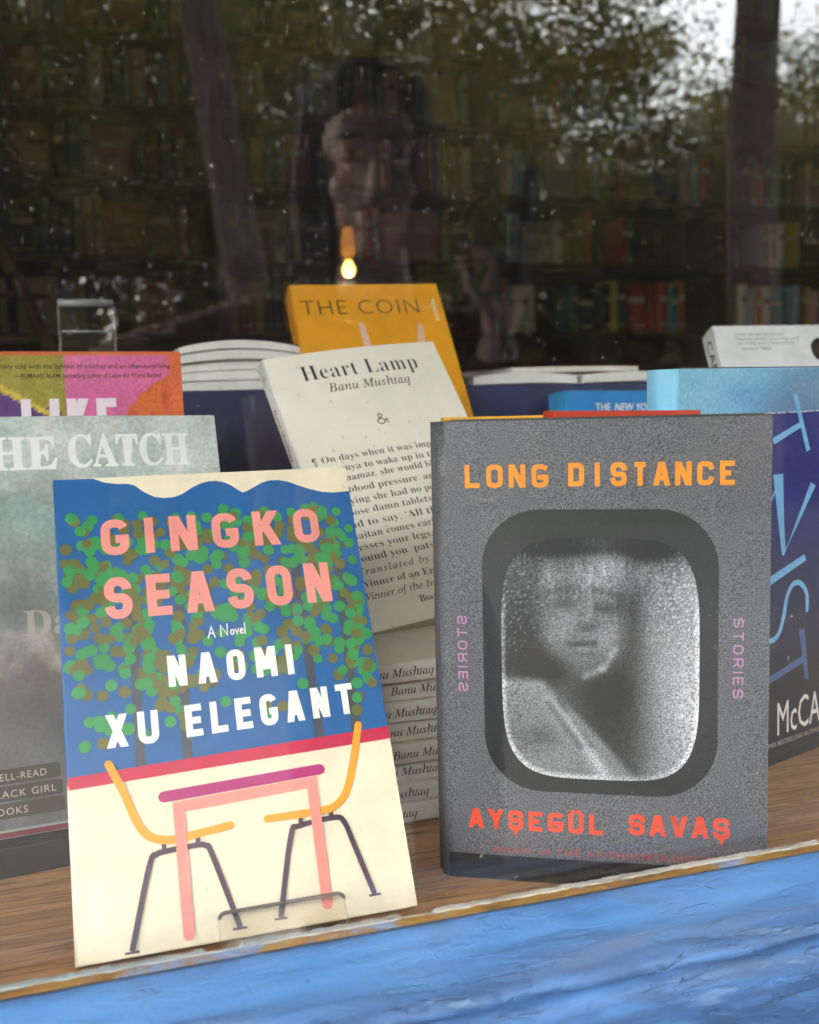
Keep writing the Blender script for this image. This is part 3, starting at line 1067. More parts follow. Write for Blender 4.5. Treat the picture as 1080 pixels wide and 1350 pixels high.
# clear easel that holds it
def acrylic(name, edge):
    m = bpy.data.materials.new(name)
    m.use_nodes = True
    t = m.node_tree
    t.nodes.clear()
    out = t.nodes.new('ShaderNodeOutputMaterial')
    tr = t.nodes.new('ShaderNodeBsdfTransparent')
    v = coords(t)
    t.links.new(ramp(t, noise(t, v, 30, 4), [(.3, edge), (.7, tuple(min(1, e * 1.05) for e in edge[:3]) + (1,))]), tr.inputs[0])
    gl = t.nodes.new('ShaderNodeBsdfGlossy')
    gl.inputs['Roughness'].default_value = .05
    lw = t.nodes.new('ShaderNodeLayerWeight')
    F = math_(t, 'ADD', math_(t, 'MULTIPLY', math_(t, 'POWER', lw.outputs['Facing'], 4), .8), .05)
    mx = t.nodes.new('ShaderNodeMixShader')
    t.links.new(F, mx.inputs[0])
    t.links.new(tr.outputs[0], mx.inputs[1])
    t.links.new(gl.outputs[0], mx.inputs[2])
    t.links.new(mx.outputs[0], out.inputs[0])
    return m
def softedge(name, rgb):
    m, t, p = newmat(name)
    t.links.new(ramp(t, noise(t, coords(t), 50, 4), [(.3, lin(*rgb, .7)), (.7, lin(*rgb))]), p.inputs['Base Color'])
    p.inputs['Roughness'].default_value = .25
    return m
ACR, ACRE = acrylic('clear_acrylic', (.95, .93, .90, 1)), softedge('acrylic_cut_edge', (128, 110, 94))
ez = thing('acrylic_easel', 'clear acrylic easel whose low front lip holds the blue and cream paperback', 'book stand', pose(.0537, .3998, -.2141, .4, 29.4))
def plate_with_edge(name, outline, y0, y1, parent):
    """flat clear plate in the x-z plane with darker cut edges"""
    n = len(outline)
    mb = MB()
    mb.add([(x, y0, z) for x, z in outline], [tuple(range(n))], ACR)
    mb.add([(x, y1, z) for x, z in outline], [tuple(range(n))[::-1]], ACR)
    vs = [(x, y0, z) for x, z in outline] + [(x, y1, z) for x, z in outline]
    mb.add(vs, [(i, n + i, n + (i + 1) % n, (i + 1) % n) for i in range(n)], ACRE)
    return mb.build(name, parent)
def rounded(x0, x1, z0, z1, r):
    o = [(x0, z0), (x1, z0)]
    for cx, s in ((x1 - r, 0), (x0 + r, 90)):
        for k in range(6):
            a = (s + 90 * k / 5) * D2R
            o.append((cx + r * cos(a), z1 - r + r * sin(a)))
    return o
plate_with_edge('lip', rounded(-.0150, .0365, -.0035, .0098, .003), -.0125, -.0100, ez)
plate_with_edge('back_plate', rounded(-.0150, .0365, -.0035, .150, .006), .0185, .0210, ez)
mb = MB()
_o = rounded(-.0150, .0365, -.0035, .0098, .003)[3:-1]
mb.tube([(x, -.0114, z) for x, z in _o], .00075, ACRE, 8)
mb.build('lip_edge', ez)
mb = MB()
mb.box(-.0150, .0365, -.0098, .0183, -.0035, -.0012, ACR)
mb.build('ledge', ez)

# ---- grey hardback with the aeroplane window
LDG = graincover('grainy_grey_jacket', lin(6, 6, 8), lin(128, 128, 135), 2000)
LDW = graincover('grainy_black_print', lin(6, 6, 7), lin(36, 36, 39), 1700)
LDB = ink((26, 25, 26), .38)
TANG, VERM, MAUVE, DIM = ink((246, 152, 40)), ink((232, 78, 44)), ink((205, 140, 190)), ink((70, 68, 66))
PICT = pictmat('printed_portrait', 1400, .35, 1.65, .4, (.3, .7))
a = Art()
WL, HL_ = 73.5, 214
a.poly([(-69.5, 0.3), (73.4, .3), (73.4, 12.2), (-69.5, 12.2)], LDB)
def rrect(cx, cz, hw_, hh, r, n=9):
    o = []
    for sx, sz, s in ((1, 1, 0), (-1, 1, 90), (-1, -1, 180), (1, -1, 270)):
        for k in range(n + 1):
            q = (s + 90 * k / n) * D2R
            o.append((cx + sx * (hw_ - r) + r * cos(q), cz + sz * (hh - r) + r * sin(q)))
    return o
a.layer()
a.poly(rrect(0.2, 109.2, 51.8, 65.2, 26), LDW)
a.layer()
IW, IH, IR, ICX, ICZ = 43.6, 55.4, 24.0, .4, 106.2
def toround(x, z):
    """pull a point of the grid's rectangle inside the rounded outline"""
    dx, dz = x - ICX, z - ICZ
    ax, az = abs(dx), abs(dz)
    kx, kz = IW - IR, IH - IR
    u, v = ax / IW, az / IH
    # square-to-superellipse map
    e = max(u, v)
    if e < 1e-6:
        return x, z
    s = e / ((u ** 4.2 + v ** 4.2) ** (1 / 4.2))
    return ICX + dx * s, ICZ + dz * s
def gauss(x, z, cx, cz, sx, sz):
    return math.exp(-((x - cx) / sx) ** 2 - ((z - cz) / sz) ** 2)
def nz_(x, z, s, seed=0):
    return mnoise.noise(Vector((x * s, z * s, seed)))
def sstep(a_, b_, x):
    u = min(1, max(0, (x - a_) / (b_ - a_)))
    return u * u * (3 - 2 * u)
def seg(x, z, ax, az, bx, bz, w):
    dx, dz = bx - ax, bz - az
    u = min(1, max(0, ((x - ax) * dx + (z - az) * dz) / (dx * dx + dz * dz)))
    return math.exp(-((x - ax - u * dx) ** 2 + (z - az - u * dz) ** 2) / (w * w))
def portrait(x, z):
    n1 = nz_(x, z, .09, 3)
    n2 = nz_(x * 2.4, z * .45, .2, 4)
    b = .30
    # misted pane on the right, brighter to the rim
    b += .26 * sstep(11, 30, x + 3 * n1) * sstep(158, 138, z)
    b += .16 * gauss(x, z, 37, 88, 12, 26) + .10 * sstep(30, 42, x)
    # hair, left side and the deep shade under the chin
    b -= .20 * gauss(x, z, -32, 118, 12, 18) + .16 * gauss(x, z, -34, 104, 14, 9) + .16 * gauss(x, z, -22, 104, 10, 8)
    b -= .13 * gauss(x, z, 15.5, 126, 4.2, 16)
    b -= .27 * gauss(x, z, 3, 96, 13, 14) + .17 * gauss(x, z, 7, 74, 15, 18)
    # face, turned a little
    d = ((x + 7.2 + (z - 123) * .05) / 19.5) ** 2 + ((z - 123.5) / 25.5) ** 2
    fe = math.exp(-d ** 3)
    b = b * (1 - fe) + fe * (.44 + .04 * n1)
    b += .30 * gauss(x, z, 2.5, 147, 14, 8) * (1 + .5 * n2) + .20 * gauss(x, z, -22, 145, 4, 9)
    b += .10 * gauss(x, z, -16, 121, 6, 7) + .09 * gauss(x, z, 5, 117, 5, 7) + .10 * gauss(x, z, -4.5, 128, 2.0, 7)
    b -= .17 * gauss(x, z, -15, 132, 6.0, 2.6) + .19 * gauss(x, z, 4.2, 130, 5.6, 2.6)
    b -= .14 * seg(x, z, -22, 137, -9, 139.5, 1.9) + .13 * seg(x, z, -1, 138.5, 10, 135.5, 1.9)
    b -= .15 * gauss(x, z, -4.4, 121.2, 4.2, 1.9)
    b -= .20 * seg(x, z, -12, 113.4, -1, 113.9, 1.7) + .08 * gauss(x, z, -6.5, 109, 6, 1.6)
    b += .10 * gauss(x, z, -7, 111, 5, 1.2)
    b -= .10 * sstep(6, 14, x) * fe
    b += .26 * seg(x, z, -5.6, 98.6, 2.5, 102.5, 1.6) + .22 * seg(x, z, 2.5, 102.5, 7.5, 111, 1.6)
    b -= .16 * gauss(x, z, -20, 101, 8, 5)
    # pale coat: shoulder, lapel crease and bright lapel edge
    top = 96.5 - .9 * max(0, x + 25) - .004 * max(0, x + 25) ** 2
    sh = sstep(2.5, -3.5, z - top)
    b = b * (1 - sh) + sh * (.50 + .06 * n1 - .14 * gauss(x, z, -28, 70, 12, 5))
    b += .18 * seg(x, z, -22, 87, 3, 53, 3.4) - .26 * seg(x, z, -22.5, 86, -8, 66, 1.5) - .16 * seg(x, z, -18, 88, -3, 66, 1.2) + .12 * seg(x, z, -13, 80, 2, 54, 1.8)
    b += .10 * seg(x, z, -42, 95.5, -26, 95, 3)
    # lintel shade at the top of the pane
    b -= .30 * sstep(151, 157.5, z + 2.4 * n1) * (1 - .55 * gauss(x, z, 2, 160, 14, 6)) + .22 * gauss(x, z, 23, 154.5, 10, 4.5) + .16 * gauss(x, z, -20, 155, 14, 3.5)
    # runs of water and droplets
    b += .07 * n2 * sstep(100, 135, z) + .05 * nz_(x, z, .5, 9)
    drop = mnoise.noise(Vector((x * .95, z * .85, 30)))
    rim = sstep(15, 36, abs(x - 1)) * sstep(92, 118, z)
    b += (.62 * max(0, drop - .12) - .30 * max(0, -drop - .15)) * (.16 + 1.0 * rim)
    u, v = abs(x - ICX) / IW, abs(z - ICZ) / IH
    e = (u ** 4.2 + v ** 4.2) ** (1 / 4.2)
    b += .34 * sstep(.945, .985, e) * sstep(140, 125, z) * (1 if x < 0 or z > 60 else .6)
    b = min(.95, max(.06, b))
    l = b ** 2.0 * .70
    return (l * .97, l * .985, l * 1.03)
a.field(toround, ICX - IW, ICX + IW, ICZ - IH, ICZ + IH, 120, 146, portrait, PICT)
a.layer(5e-5)
block(a, 'LONG', -59.2, -21.0, 184.2, 194.6, 2.2, TANG, r=.18, gap=.50, serif=True, n=2, mono=.62)
block(a, 'DISTANCE', -12.6, 58.8, 184.6, 195.0, 2.2, TANG, r=.18, gap=.50, serif=True, n=2, mono=.62)
block(a, 'AY\u015eEG\u00dcL', -60.0, 2.6, 24.8, 34.2, 2.15, VERM, r=.18, gap=.46, serif=True, n=2, mono=.62)
block(a, 'SAVA\u015e', 13.2, 57.6, 25.6, 35.4, 2.15, VERM, r=.18, gap=.46, serif=True, n=2, mono=.62)
def vertical_word(art, word, xc, z0, z1, h, sw, m, mirror=False):
    """letters turned a quarter, reading downwards; mirrored ones read backwards"""
    sub = Art()
    block(sub, word, 0, abs(z1 - z0), 0, h, sw, m, r=.26, gap=.42, n=3)
    for vs, fs, mm, off, cols in sub.items:
        pts = []
        for (x, z) in vs:
            X = xc - h / 2 + z if not mirror else xc + h / 2 - z
            pts.append((X, z0 - x))
        art._push(pts, fs if not mirror else [tuple(reversed(f)) for f in fs], mm)
vertical_word(a, 'STORIES', -61.2, 125.6, 90.0, 4.4, .62, MAUVE, True)
vertical_word(a, 'STORIES', 60.4, 126.2, 90.4, 4.4, .62, MAUVE)
DRED = ink((190, 74, 54))
a.text('Author of THE ANTHROPOLOGISTS', -49.1, 54.0, 13.9, DRED, cap=3.2, offset=.004, spacing=1.25)
a.text('B L O O M S B U R Y', -21.4, 14, 6.5, DIM, cap=1.7)
s = Art()
s.text('LONG DISTANCE', 20, 110, -3.2, TANG, cap=6.4, offset=.01)
YEL = ink((238, 180, 52))
book('grey_hardback', 'grainy grey hardback with orange title and a blurred face in an aeroplane window', 'book',
     pose(.2128, .4053, FLOOR, -28.3, 0), .147, .214, .024, LDG, LDG, a, s, hard=True, nx=20, nz=20,
     bend=lambda x, z: -.0010 * sin(pi * (x / .147 + .5)) + .0004 * sin(z * 22), spine_r=.006, board=ink((58, 56, 60)))

# ---- white paperback on the pile of its own copies
HLC = ink((238, 232, 216), .5, .95, .03)
HLS = ink((222, 220, 213), .5, .95, .05)
TXTI = ink((46, 45, 44), .6)
def hl_spine():
    s = Art()
    s.circle(12, .2, 3.0, TXTI, 18)
    s.layer()
    s.circle(12, .2, 2.55, HLS, 18)
    s.layer()
    s.text('&', 10.6, 13.2, -1.3, TXTI, base=None)
    s.text('Banu Mushtaq', 35, 75, -1.9, TXTI, cap=4.3, base=SERIF_I, offset=.004)
    s.text('Heart Lamp', 92, 134, -1.9, TXTI, cap=4.3, base=SERIF_B, offset=-.006)
    return s
h = Art()
h.text('Heart Lamp', -41.2, 43.0, 177.9, TXTI, cap=12.2, base=SERIF_B, offset=-.0140, spacing=1.06)
h.text('Banu Mushtaq', -27.0, 32.6, 166.7, TXTI, cap=6.9, base=SERIF_I, offset=.003, spacing=1.05)
amp = smoothline([(4.6, 137.4), (1.6, 140.2), (-1.0, 142.3), (-.9, 144.2), (.6, 144.6), (1.5, 143.2), (.2, 141.6), (-2.2, 140.0), (-2.4, 138.0), (-.6, 136.9), (1.6, 137.6), (3.0, 139.6), (4.2, 140.3), (4.9, 139.4)], 5)
h.stroke(amp, .75, TXTI)
lines = ['On days when it was impossible', 'namya to wake up in time for the', 'the namaz. she would blame her', 'her blood pressure. and not that', 'saying she had no peace and', 'those damn tablets she had to', 'had to say. \u2018All this is of the', 'Shaitan comes early and sits and', 'presses your legs. puts a shawl', 'around you. pats you to sleep.\u2019']
zz = [114.9, 107.1, 99.9, 91.4, 83.3, 75.5, 67.2, 59.4, 51.8, 44.2]
# left ends found from the first wholly visible letter of each line
x0s = [-49.4, -46.2, -50.0, -52.3, -47.4, -47.4, -51.0, -52.0, -53.7, -54.6]
for t_, z_, x_ in zip(lines, zz, x0s):
    h.text(t_, x_, x_ + len(t_) * 3.27, z_, TXTI, cap=4.8, base=SERIF_B, offset=-.008)
h.text('\u00b6', -55.5, -52.6, 114.6, TXTI, cap=4.8)
h.text('Translated by', -52, -52 + 47, 35.9, TXTI, cap=4.4, base=SERIF_I, offset=.004, spacing=1.2)
h.text('Winner of an English', -54, -54 + 64, 27.8, TXTI, cap=4.6, base=SERIF_B, offset=-.008)
h.text('Winner of the International', -55, -55 + 80, 19.8, TXTI, cap=4.4, base=SERIF_I, offset=.004)
h.text('Booker', -20.5, -1, 11.4, TXTI, cap=4.6, base=SERIF_B, offset=-.008)
hbend = lambda x, z: -.0030 * (1 - (2 * x / .127) ** 2) * (.35 + .65 * z / .2) - .0015 * sin(pi * z / .2)
book('white_paperback', 'white paperback with a serif title and a paragraph of text, leaning on its own pile', 'book',
     pose(.2059, .571, -.126, 4.6, 35, 6.9), .127, .200, .0135, HLC, HLS, h, hl_spine(), bend=hbend, nx=24, nz=24)

orders = ['topmost copy', 'second copy from the top', 'third copy from the top', 'fourth copy from the top', 'fourth copy from the bottom', 'third copy from the bottom', 'second copy from the bottom', 'lowest copy']
first = None
jx = [.188, .207, .191, .199, .205, .197, .187, .181]
jy = [.0, .004, .001, .003, .0, .003, .001, .0]
jr = [3.5, 1.5, 2.2, 1.2, 2.4, .4, 1.2, .3]
TH = .01105
for k in range(8):
    z = FLOOR + .0004 + (8 - k) * TH
    M = lying(jx[k], .566 + jy[k], z, jr[k])
    M = M @ Matrix.Translation((0, 0, -.1))
    lab = orders[k] + ' in the pile of white paperbacks lying spine outwards'
    if first is None:
        first = book('piled_paperback', lab, 'book', M, .127, .200, .0108, HLC, HLS, None, hl_spine(), group='pile of white paperbacks', nx=4, nz=4)
    else:
        c = first.copy()
        C.objects.link(c)
        c.matrix_world = M
        c['label'] = lab
        for ch in first.children:
            d = ch.copy()
            C.objects.link(d)
            d.parent = c

# ---- yellow-orange paperback behind it
COIN = ink((242, 166, 34), .4)
COINS = ink((226, 146, 26), .4)
BRN, FLESH, CUFF = ink((82, 62, 26), .6), ink((232, 186, 158)), ink((236, 226, 214))
c_ = Art()
c_.text('THE COIN', -57.8, 42.8, 166.6, BRN, cap=15.2, offset=-.012, spacing=1.12)
def arm(ax, az, bx, bz, w1, w2):
    c_.stroke([(ax, az), (bx, bz)], w1, FLESH, w2=w2)
    dx, dz = (bx - ax), (bz - az)
    L = math.hypot(dx, dz)
    ux, uz = dx / L, dz / L
    for k, (an, ln) in enumerate(((-55, 3.2), (-18, 5.2), (2, 5.6), (20, 5.0), (40, 4.0))):
        q = an * D2R
        vx, vz = ux * cos(q) - uz * sin(q), ux * sin(q) + uz * cos(q)
        c_.stroke([(bx, bz), (bx + vx * ln, bz + vz * ln)], 1.3, FLESH, w2=.9)
arm(-8, 118, -10.5, 152.5, 8.5, 5.2)
arm(34, 118, 39.5, 150.0, 8.5, 5.2)
sub = Art()
sub.text('PICADOR', 0, 23, 0, WHITE, cap=3.2)
for vs, fs, mm, off, cols in sub.items:
    c_._push([(55.4 + z, 181 - x) for x, z in vs], fs, mm)
s = Art()
s.text('THE COIN', 22, 78, -2.2, BRN, cap=5.4, offset=-.006)
book('orange_paperback', 'marigold paperback with a thin dark title and two small raised hands', 'book',
     pose(.2325, .738, -.0655, 0, 33.1, 1.4), .129, .198, .021, COIN, COINS, c_, s, bend=lambda x, z: -.0012 * sin(pi * z / .2), nx=12, nz=12)

# ---- misty painted hardback, lower left
def misty(x, z):
    u = z / 230
    n1 = mnoise.fractal(Vector((x * .018, z * .022, 3)), 1.0, 2.0, 5)
    n2 = mnoise.fractal(Vector((x * .05, z * .035, 11)), 1.0, 2.0, 4)
    top, mid, low, foot = Vector((.50, .56, .53)), Vector((.29, .34, .325)), Vector((.135, .118, .108)), Vector((.12, .122, .125))
    k = u + .09 * n1
    if k > .72:
        c = mid.lerp(top, sstep(.72, .95, k))
    elif k > .36:
        c = low.lerp(mid, sstep(.36, .70, k))
    else:
        c = foot.lerp(low, sstep(.10, .32, k))
    c = c * (1 + .30 * n2 + .22 * n1)
    if n2 > .1 and u > .35:
        c = c.lerp(Vector((.52, .46, .42)), min(.5, (n2 - .1) * .9))
    if u > .62 and n1 < -.1:
        c = c.lerp(Vector((.30, .42, .40)), min(.5, (-n1 - .1) * 1.2))
    return tuple(max(.02, min(.85, v)) for v in c)
PAINT = pictmat('printed_painting', 420, .88, 1.10, .38)
a = Art()
a.field(None, -71.4, 74.9, 4.2, 229.8, 74, 110, misty, PAINT)
a.layer()
CW, GREYW = ink((240, 240, 236)), ink((176, 168, 160))
PLATE, PLT = ink((70, 62, 52)), ink((196, 186, 170))
a.poly([(-71.4, .3), (74.9, .3), (74.9, 3.0), (-71.4, 3.0)], ink((110, 26, 52)))
a.text('THE', -71.0, -19.2, 198.6, CW, cap=19.4, base=SERIF_B, offset=.012)
a.text('CATCH', -13.0, 57.0, 199.2, CW, cap=19.6, base=SERIF_B, offset=.012)
a.text('Daley-Ward', -43.0, 62, 104.4, GREYW, cap=14.2, base=SERIF_B, offset=.004)
for z0, x1 in ((27.4, -29.8), (18.6, -29.2), (9.8, -28.6)):
    a.poly(rrect((-70 + x1) / 2, z0 + 3.9, (x1 + 70) / 2, 3.9, 1.6, 4), PLATE)
a.layer()
for t_, z0, x0, x1 in (('WELL-READ', 29.3, -66, -37.0), ('BLACK GIRL', 20.5, -66, -32.6), ('BOOKS', 11.7, -66, -47.5)):
    a.text(t_, x0, x1, z0, PLT, cap=3.7, offset=-.004, spacing=1.15)
book('misty_hardback', 'pale misty painted hardback with fat white serif title, lower left behind the blue paperback', 'book',
     pose(.0061 * .926, .5611 * .926, -.2213 * .926, 7.9, 18.3, -1.1) @ Matrix.Scale(.926, 4), .150, .230, .026, ink((150, 160, 154)), ink((130, 140, 136)), a, None, hard=True, nx=16, nz=16,
     bend=lambda x, z: -.0016 * sin(pi * (x / .15 + .5)) * (z / .23), board=ink((96, 24, 46)))

BLK = plaster('black_stained_wood', (30, 26, 26), .55)
bk = thing('display_block', 'low black block under the misty painted hardback', 'display block', Matrix.Translation((.0056, .5196, FLOOR + .0005)) @ Matrix.Rotation(7.9 * D2R, 4, 'Z'))
mb = MB()
mb.box(-.075, .064, -.0035, .060, 0, .0152, BLK)
mb.build('block', bk, bevel=.0012)
mb = MB()
mb.box(-.070, .059, .0, .055, .01525, .0158, ink((44, 40, 40), .9))
mb.build('felt_top', bk)

# ---- colourful hardback behind it
def colourful(x, z):
    n1 = mnoise.fractal(Vector((x * .03, z * .03, 7)), 1.0, 2.0, 4)
    n2 = mnoise.fractal(Vector((x * .12, z * .05, 2)), 1.0, 2.0, 4)
    if x < 6.6:
        c = Vector(lin(150, 140, 48)[:3])
        e = 216 - 1.15 * (x + 34) + 5 * n2
        if x < 4 and z < 237 + 6 * n1 - (x + 27) * .4:
            c = Vector(lin(86, 52, 116)[:3])
        if abs(z - (238 - (x + 24) * .62)) < 2.0 + 1.6 * n2:
            c = Vector(lin(206, 176, 66)[:3])
    else:
        c = Vector(lin(206, 98, 148)[:3])
        if (x - 74) ** 2 / 33 ** 2 + (z - 222) ** 2 / 25 ** 2 + .45 * n1 < 1:
            c = Vector(lin(214, 104, 44)[:3]).lerp(Vector(lin(186, 72, 40)[:3]), sstep(.1, .6, n2 + .3))
        if x > 66:
            c = c.lerp(Vector(lin(214, 100, 52)[:3]), sstep(66, 71, x + 3 * n1))
    return tuple(c * (1 + .14 * n2))
a = Art()
a.field(None, -74.0, 77.4, 120, 261.6, 100, 90, colourful, PAINT)
a.layer()
Z0 = 263.5
LW, QT = ink((236, 222, 232)), ink((66, 40, 34), .6)
block(a, 'LIKE', -19.0, 36.5, Z0 - 57.5, Z0 - 29.0, 5.6, LW, r=.2, gap=.8)
a.text('saga, briskly told with the lightest of touches and an often-surprising', -42, 70.6, Z0 - 10.2, QT, cap=2.9, offset=.012)
a.text('\u2014RUMAAN ALAM, bestselling author of Leave the World Behind', -21.5, 64.6, Z0 - 16.0, QT, cap=2.7, offset=.012)
LIKEM = pose(-.02, .625, FLOOR, 1.3, 10, -.5)
book('colourful_hardback', 'olive, pink and orange painted hardback with two lines of small print along its top', 'book',
     LIKEM, .155, .2635, .022, ink((210, 104, 52)), ink((190, 90, 60)), a, None, hard=True, nx=16, nz=16, board=ink((206, 96, 50)))

# ---- dark blue hardback with the pale sky band, far right
def ocean(x, z):
    n1 = mnoise.fractal(Vector((x * .02, z * .05, 5)), 1.0, 2.0, 4)
    rag = 211.6 + .5 * mnoise.noise(Vector((x * .9, 3, 0))) + .4 * mnoise.noise(Vector((x * 2.6, 7, 0)))
    if z > rag:
        u = (z - 211) / 27
        c = Vector(lin(112, 188, 226)[:3]).lerp(Vector(lin(150, 205, 232)[:3]), min(1, max(0, .5 + n1)))
        c = c.lerp(Vector(lin(92, 112, 156)[:3]), sstep(10, 62, x + 24 * (1 - u)) * .85 * (1 - .35 * u))
        c = c.lerp(Vector(lin(62, 140, 206)[:3]), gauss(x, z, 0, 222, 26, 8) * .5)
    else:
        c = Vector(lin(22, 20, 122)[:3]).lerp(Vector(lin(30, 28, 84)[:3]), sstep(170, 110, z))
        c = c.lerp(Vector(lin(15, 15, 26)[:3]), sstep(120, 45, z))
        c = c * (1 + .25 * n1)
    return tuple(max(.003, v) for v in c)
a = Art()
a.field(None, -54.6, 79.9, .3, 208.6, 40, 60, ocean, PAINT)
a.field(None, -54.6, 79.9, 208.6, 237.6, 60, 80, ocean, PAINT)
a.layer()
fray = []
for i in range(121):
    x = -10 + 89.8 * i / 120
    fray.append((x, 211.6 + .5 * mnoise.noise(Vector((x * .9, 3, 0))) + .25))
for i in range(120):
    t0 = .35 + .5 * max(0, mnoise.noise(Vector((i * .35, 4, 1)))) * (1 if i > 40 else .3)
    if mnoise.noise(Vector((i * .21, 8, 1))) > -.25:
        a.poly([(fray[i][0], fray[i][1] - t0 * .6), (fray[i + 1][0] + .2, fray[i + 1][1] - t0 * .6), (fray[i + 1][0] + .2, fray[i + 1][1] + t0 * .5), (fray[i][0], fray[i][1] + t0 * .5)], WHITE)
a.layer()
SKYB, DSKY = ink((128, 198, 248)), ink((78, 106, 158))
a.poly([(28.0, 197.2), (29.6, 193.5), (58.4, 203.2), (57.4, 206.4)], SKYB)
a.poly([(61.8, 187.6), (65.6, 188.6), (52.2, 222.2), (48.0, 222.6)], SKYB)
a.poly([(28.6, 175.7), (38.2, 175.7), (39.4, 146), (40.6, 131), (39.6, 126.6), (37.2, 127.4)], SKYB)
a.poly([(39.2, 127.2), (41.4, 131.5), (71.6, 166.4), (66.4, 168.6)], SKYB)
a.poly([(36.8, 173), (33.6, 171), (8, 140), (11, 138.6)], SKYB)
a.poly([(20.1, 113.9), (20.8, 109.0), (61.8, 121.2), (60.2, 125.2)], SKYB)
a.stroke(smoothline([(63.2, 90.5), (62.4, 101.0), (56.0, 107.8), (48.2, 107.9), (42.4, 101.0), (39.0, 89.5), (34.4, 80.2), (27.5, 76.8), (20, 79)]), 3.2, SKYB)
a.poly([(54.6, 79.6), (60.6, 78.8), (65.0, 46.8), (61.3, 47.2)], DSKY)
a.poly([(20, 54), (20, 49.8), (62.8, 58.6), (61.6, 63.0)], DSKY)
a.text('McCANN', 33.0, 104, 17.4, WHITE, cap=20.5, offset=0, res=2)
# keep the lettering inside the cover
vs, fs, mm, off, cols = a.items.pop()
keep = [f for f in fs if all(vs[i][0] < 79.6 for i in f)]
a.items.append((vs, keep, mm, off, cols))
a.text('TIMES BESTSELLING AUTHOR', 20.5, 79.0, 11.0, PLT, cap=2.8)
a.text('BLOOMSBURY', 25, 66, 5.2, DIM, cap=2.0, spacing=1.8)
NAVC, tN, pN = newmat('sky_over_ocean_jacket')
spN = tN.nodes.new('ShaderNodeSeparateXYZ')
tN.links.new(coords(tN), spN.inputs[0])
tN.links.new(ramp(tN, math_(tN, 'ADD', spN.outputs[2], math_(tN, 'MULTIPLY', noise(tN, coords(tN), 40, 5), .004)), [(.05, lin(15, 15, 26)), (.12, lin(30, 28, 84)), (.2130, lin(22, 20, 122)), (.2140, lin(112, 188, 226)), (.238, lin(146, 204, 232))]), pN.inputs['Base Color'])
pN.inputs['Roughness'].default_value = .4
a.items = [([(x - 11.0, z) for x, z in vs], fs, mm, off, cols) for vs, fs, mm, off, cols in a.items]
s = Art()
book('dark_blue_hardback', 'dark blue hardback with a pale sky band on top and tall light blue slanted letters', 'book',
     pose(.3563, .4986, FLOOR, 18.4, .5, .4) @ Matrix.Translation((.011, 0, 0)), .138, .238, .021, NAVC, NAVC, a, s, hard=True, nx=14, nz=14, board=ink((18, 18, 50)))

# ---- bright blue paperback behind it
a = Art()
a.text('THE', -37.5, -23.5, 213.4, WHITE, cap=6.2, offset=.010)
a.text('NEW YORK TIMES', -19.5, 42, 213.4, WHITE, cap=6.2, offset=.012, shear=.22)
a.text('BESTSELLER', -30, 30, 203, WHITE, cap=5.4, offset=.010)
s = Art()
s.poly([(21, -7), (26, -7), (26, 7), (21, 7)], WHITE)
book('bright_blue_paperback', 'bright blue paperback with small white capitals, between the navy riser and sky-banded hardback', 'book',
     pose(.4325, .74, FLOOR, 2.9, 5.7, -1.1), .130, .230, .030, ink((28, 132, 204)), ink((54, 150, 206)), a, s, nx=8, nz=8)

# ---- thin red and yellow books that only show their top edges
book('red_paperback', 'red book showing only its thin top edge above the grey hardback', 'book',
     pose(.2482, .447, FLOOR + .0002, 2.6, .2, -1.2), .083, .2166, .011, ink((206, 70, 46)), ink((206, 70, 46)), None, None, nx=4, nz=4)
book('yellow_paperback', 'yellow book showing only a sliver above the left corner of the grey hardback', 'book',
     pose(.2064, .475, FLOOR, -8.8, .2, -.2), .078, .2152, .011, YEL, YEL, None, None, nx=4, nz=4)

# ---- white tilted book, upper right, lying against a flat one
a = Art()
GT = ink((120, 120, 124), .6)
for k, (t_, x1) in enumerate((('Could not put the Gospel', 0), ('Elegantly written, a cunning novel', 14), ('one of the year\u2019s finest debuts', 8))):
    a.text(t_, -48, x1, 190 - k * 4.6, GT, cap=2.7)
a.text('SUNDAY TIMES', -44, -16, 175, GT, cap=2.7, offset=.01)
NUT, NUTD, NUTR = ink((60, 44, 40)), ink((32, 28, 30)), ink((168, 48, 40))
a.poly([(32 + 9.5 * cos(q) * (1 + .06 * sin(3 * q)) + 2 * sin(q), 175 + 12 * sin(q)) for q in [2 * pi * k / 26 for k in range(26)]], NUTD)
a.layer()
a.poly([(34 + 6 * cos(q), 174 + 9 * sin(q)) for q in [2 * pi * k / 20 for k in range(20)]], NUT)
a.layer()
a.poly([(36.5 + 3.4 * cos(q), 172 + 5.5 * sin(q)) for q in [2 * pi * k / 16 for k in range(16)]], NUTR)
a.poly([(56, 191), (67, 184), (67, 178), (60, 183)], NUTR)
s = Art()
s.text('CANTICLE', 9, 90, -5.2, ink((40, 40, 44)), cap=10, offset=.01)
book('white_tilted_book', 'white book leaning behind the sky-banded hardback, dark red round object printed on its cover', 'book',
     pose(.5904, .70, -.1157, -6.7, 27.5, 0), .135, .200, .022, ink((232, 232, 234)), ink((222, 222, 226)), a, s, nx=8, nz=8)

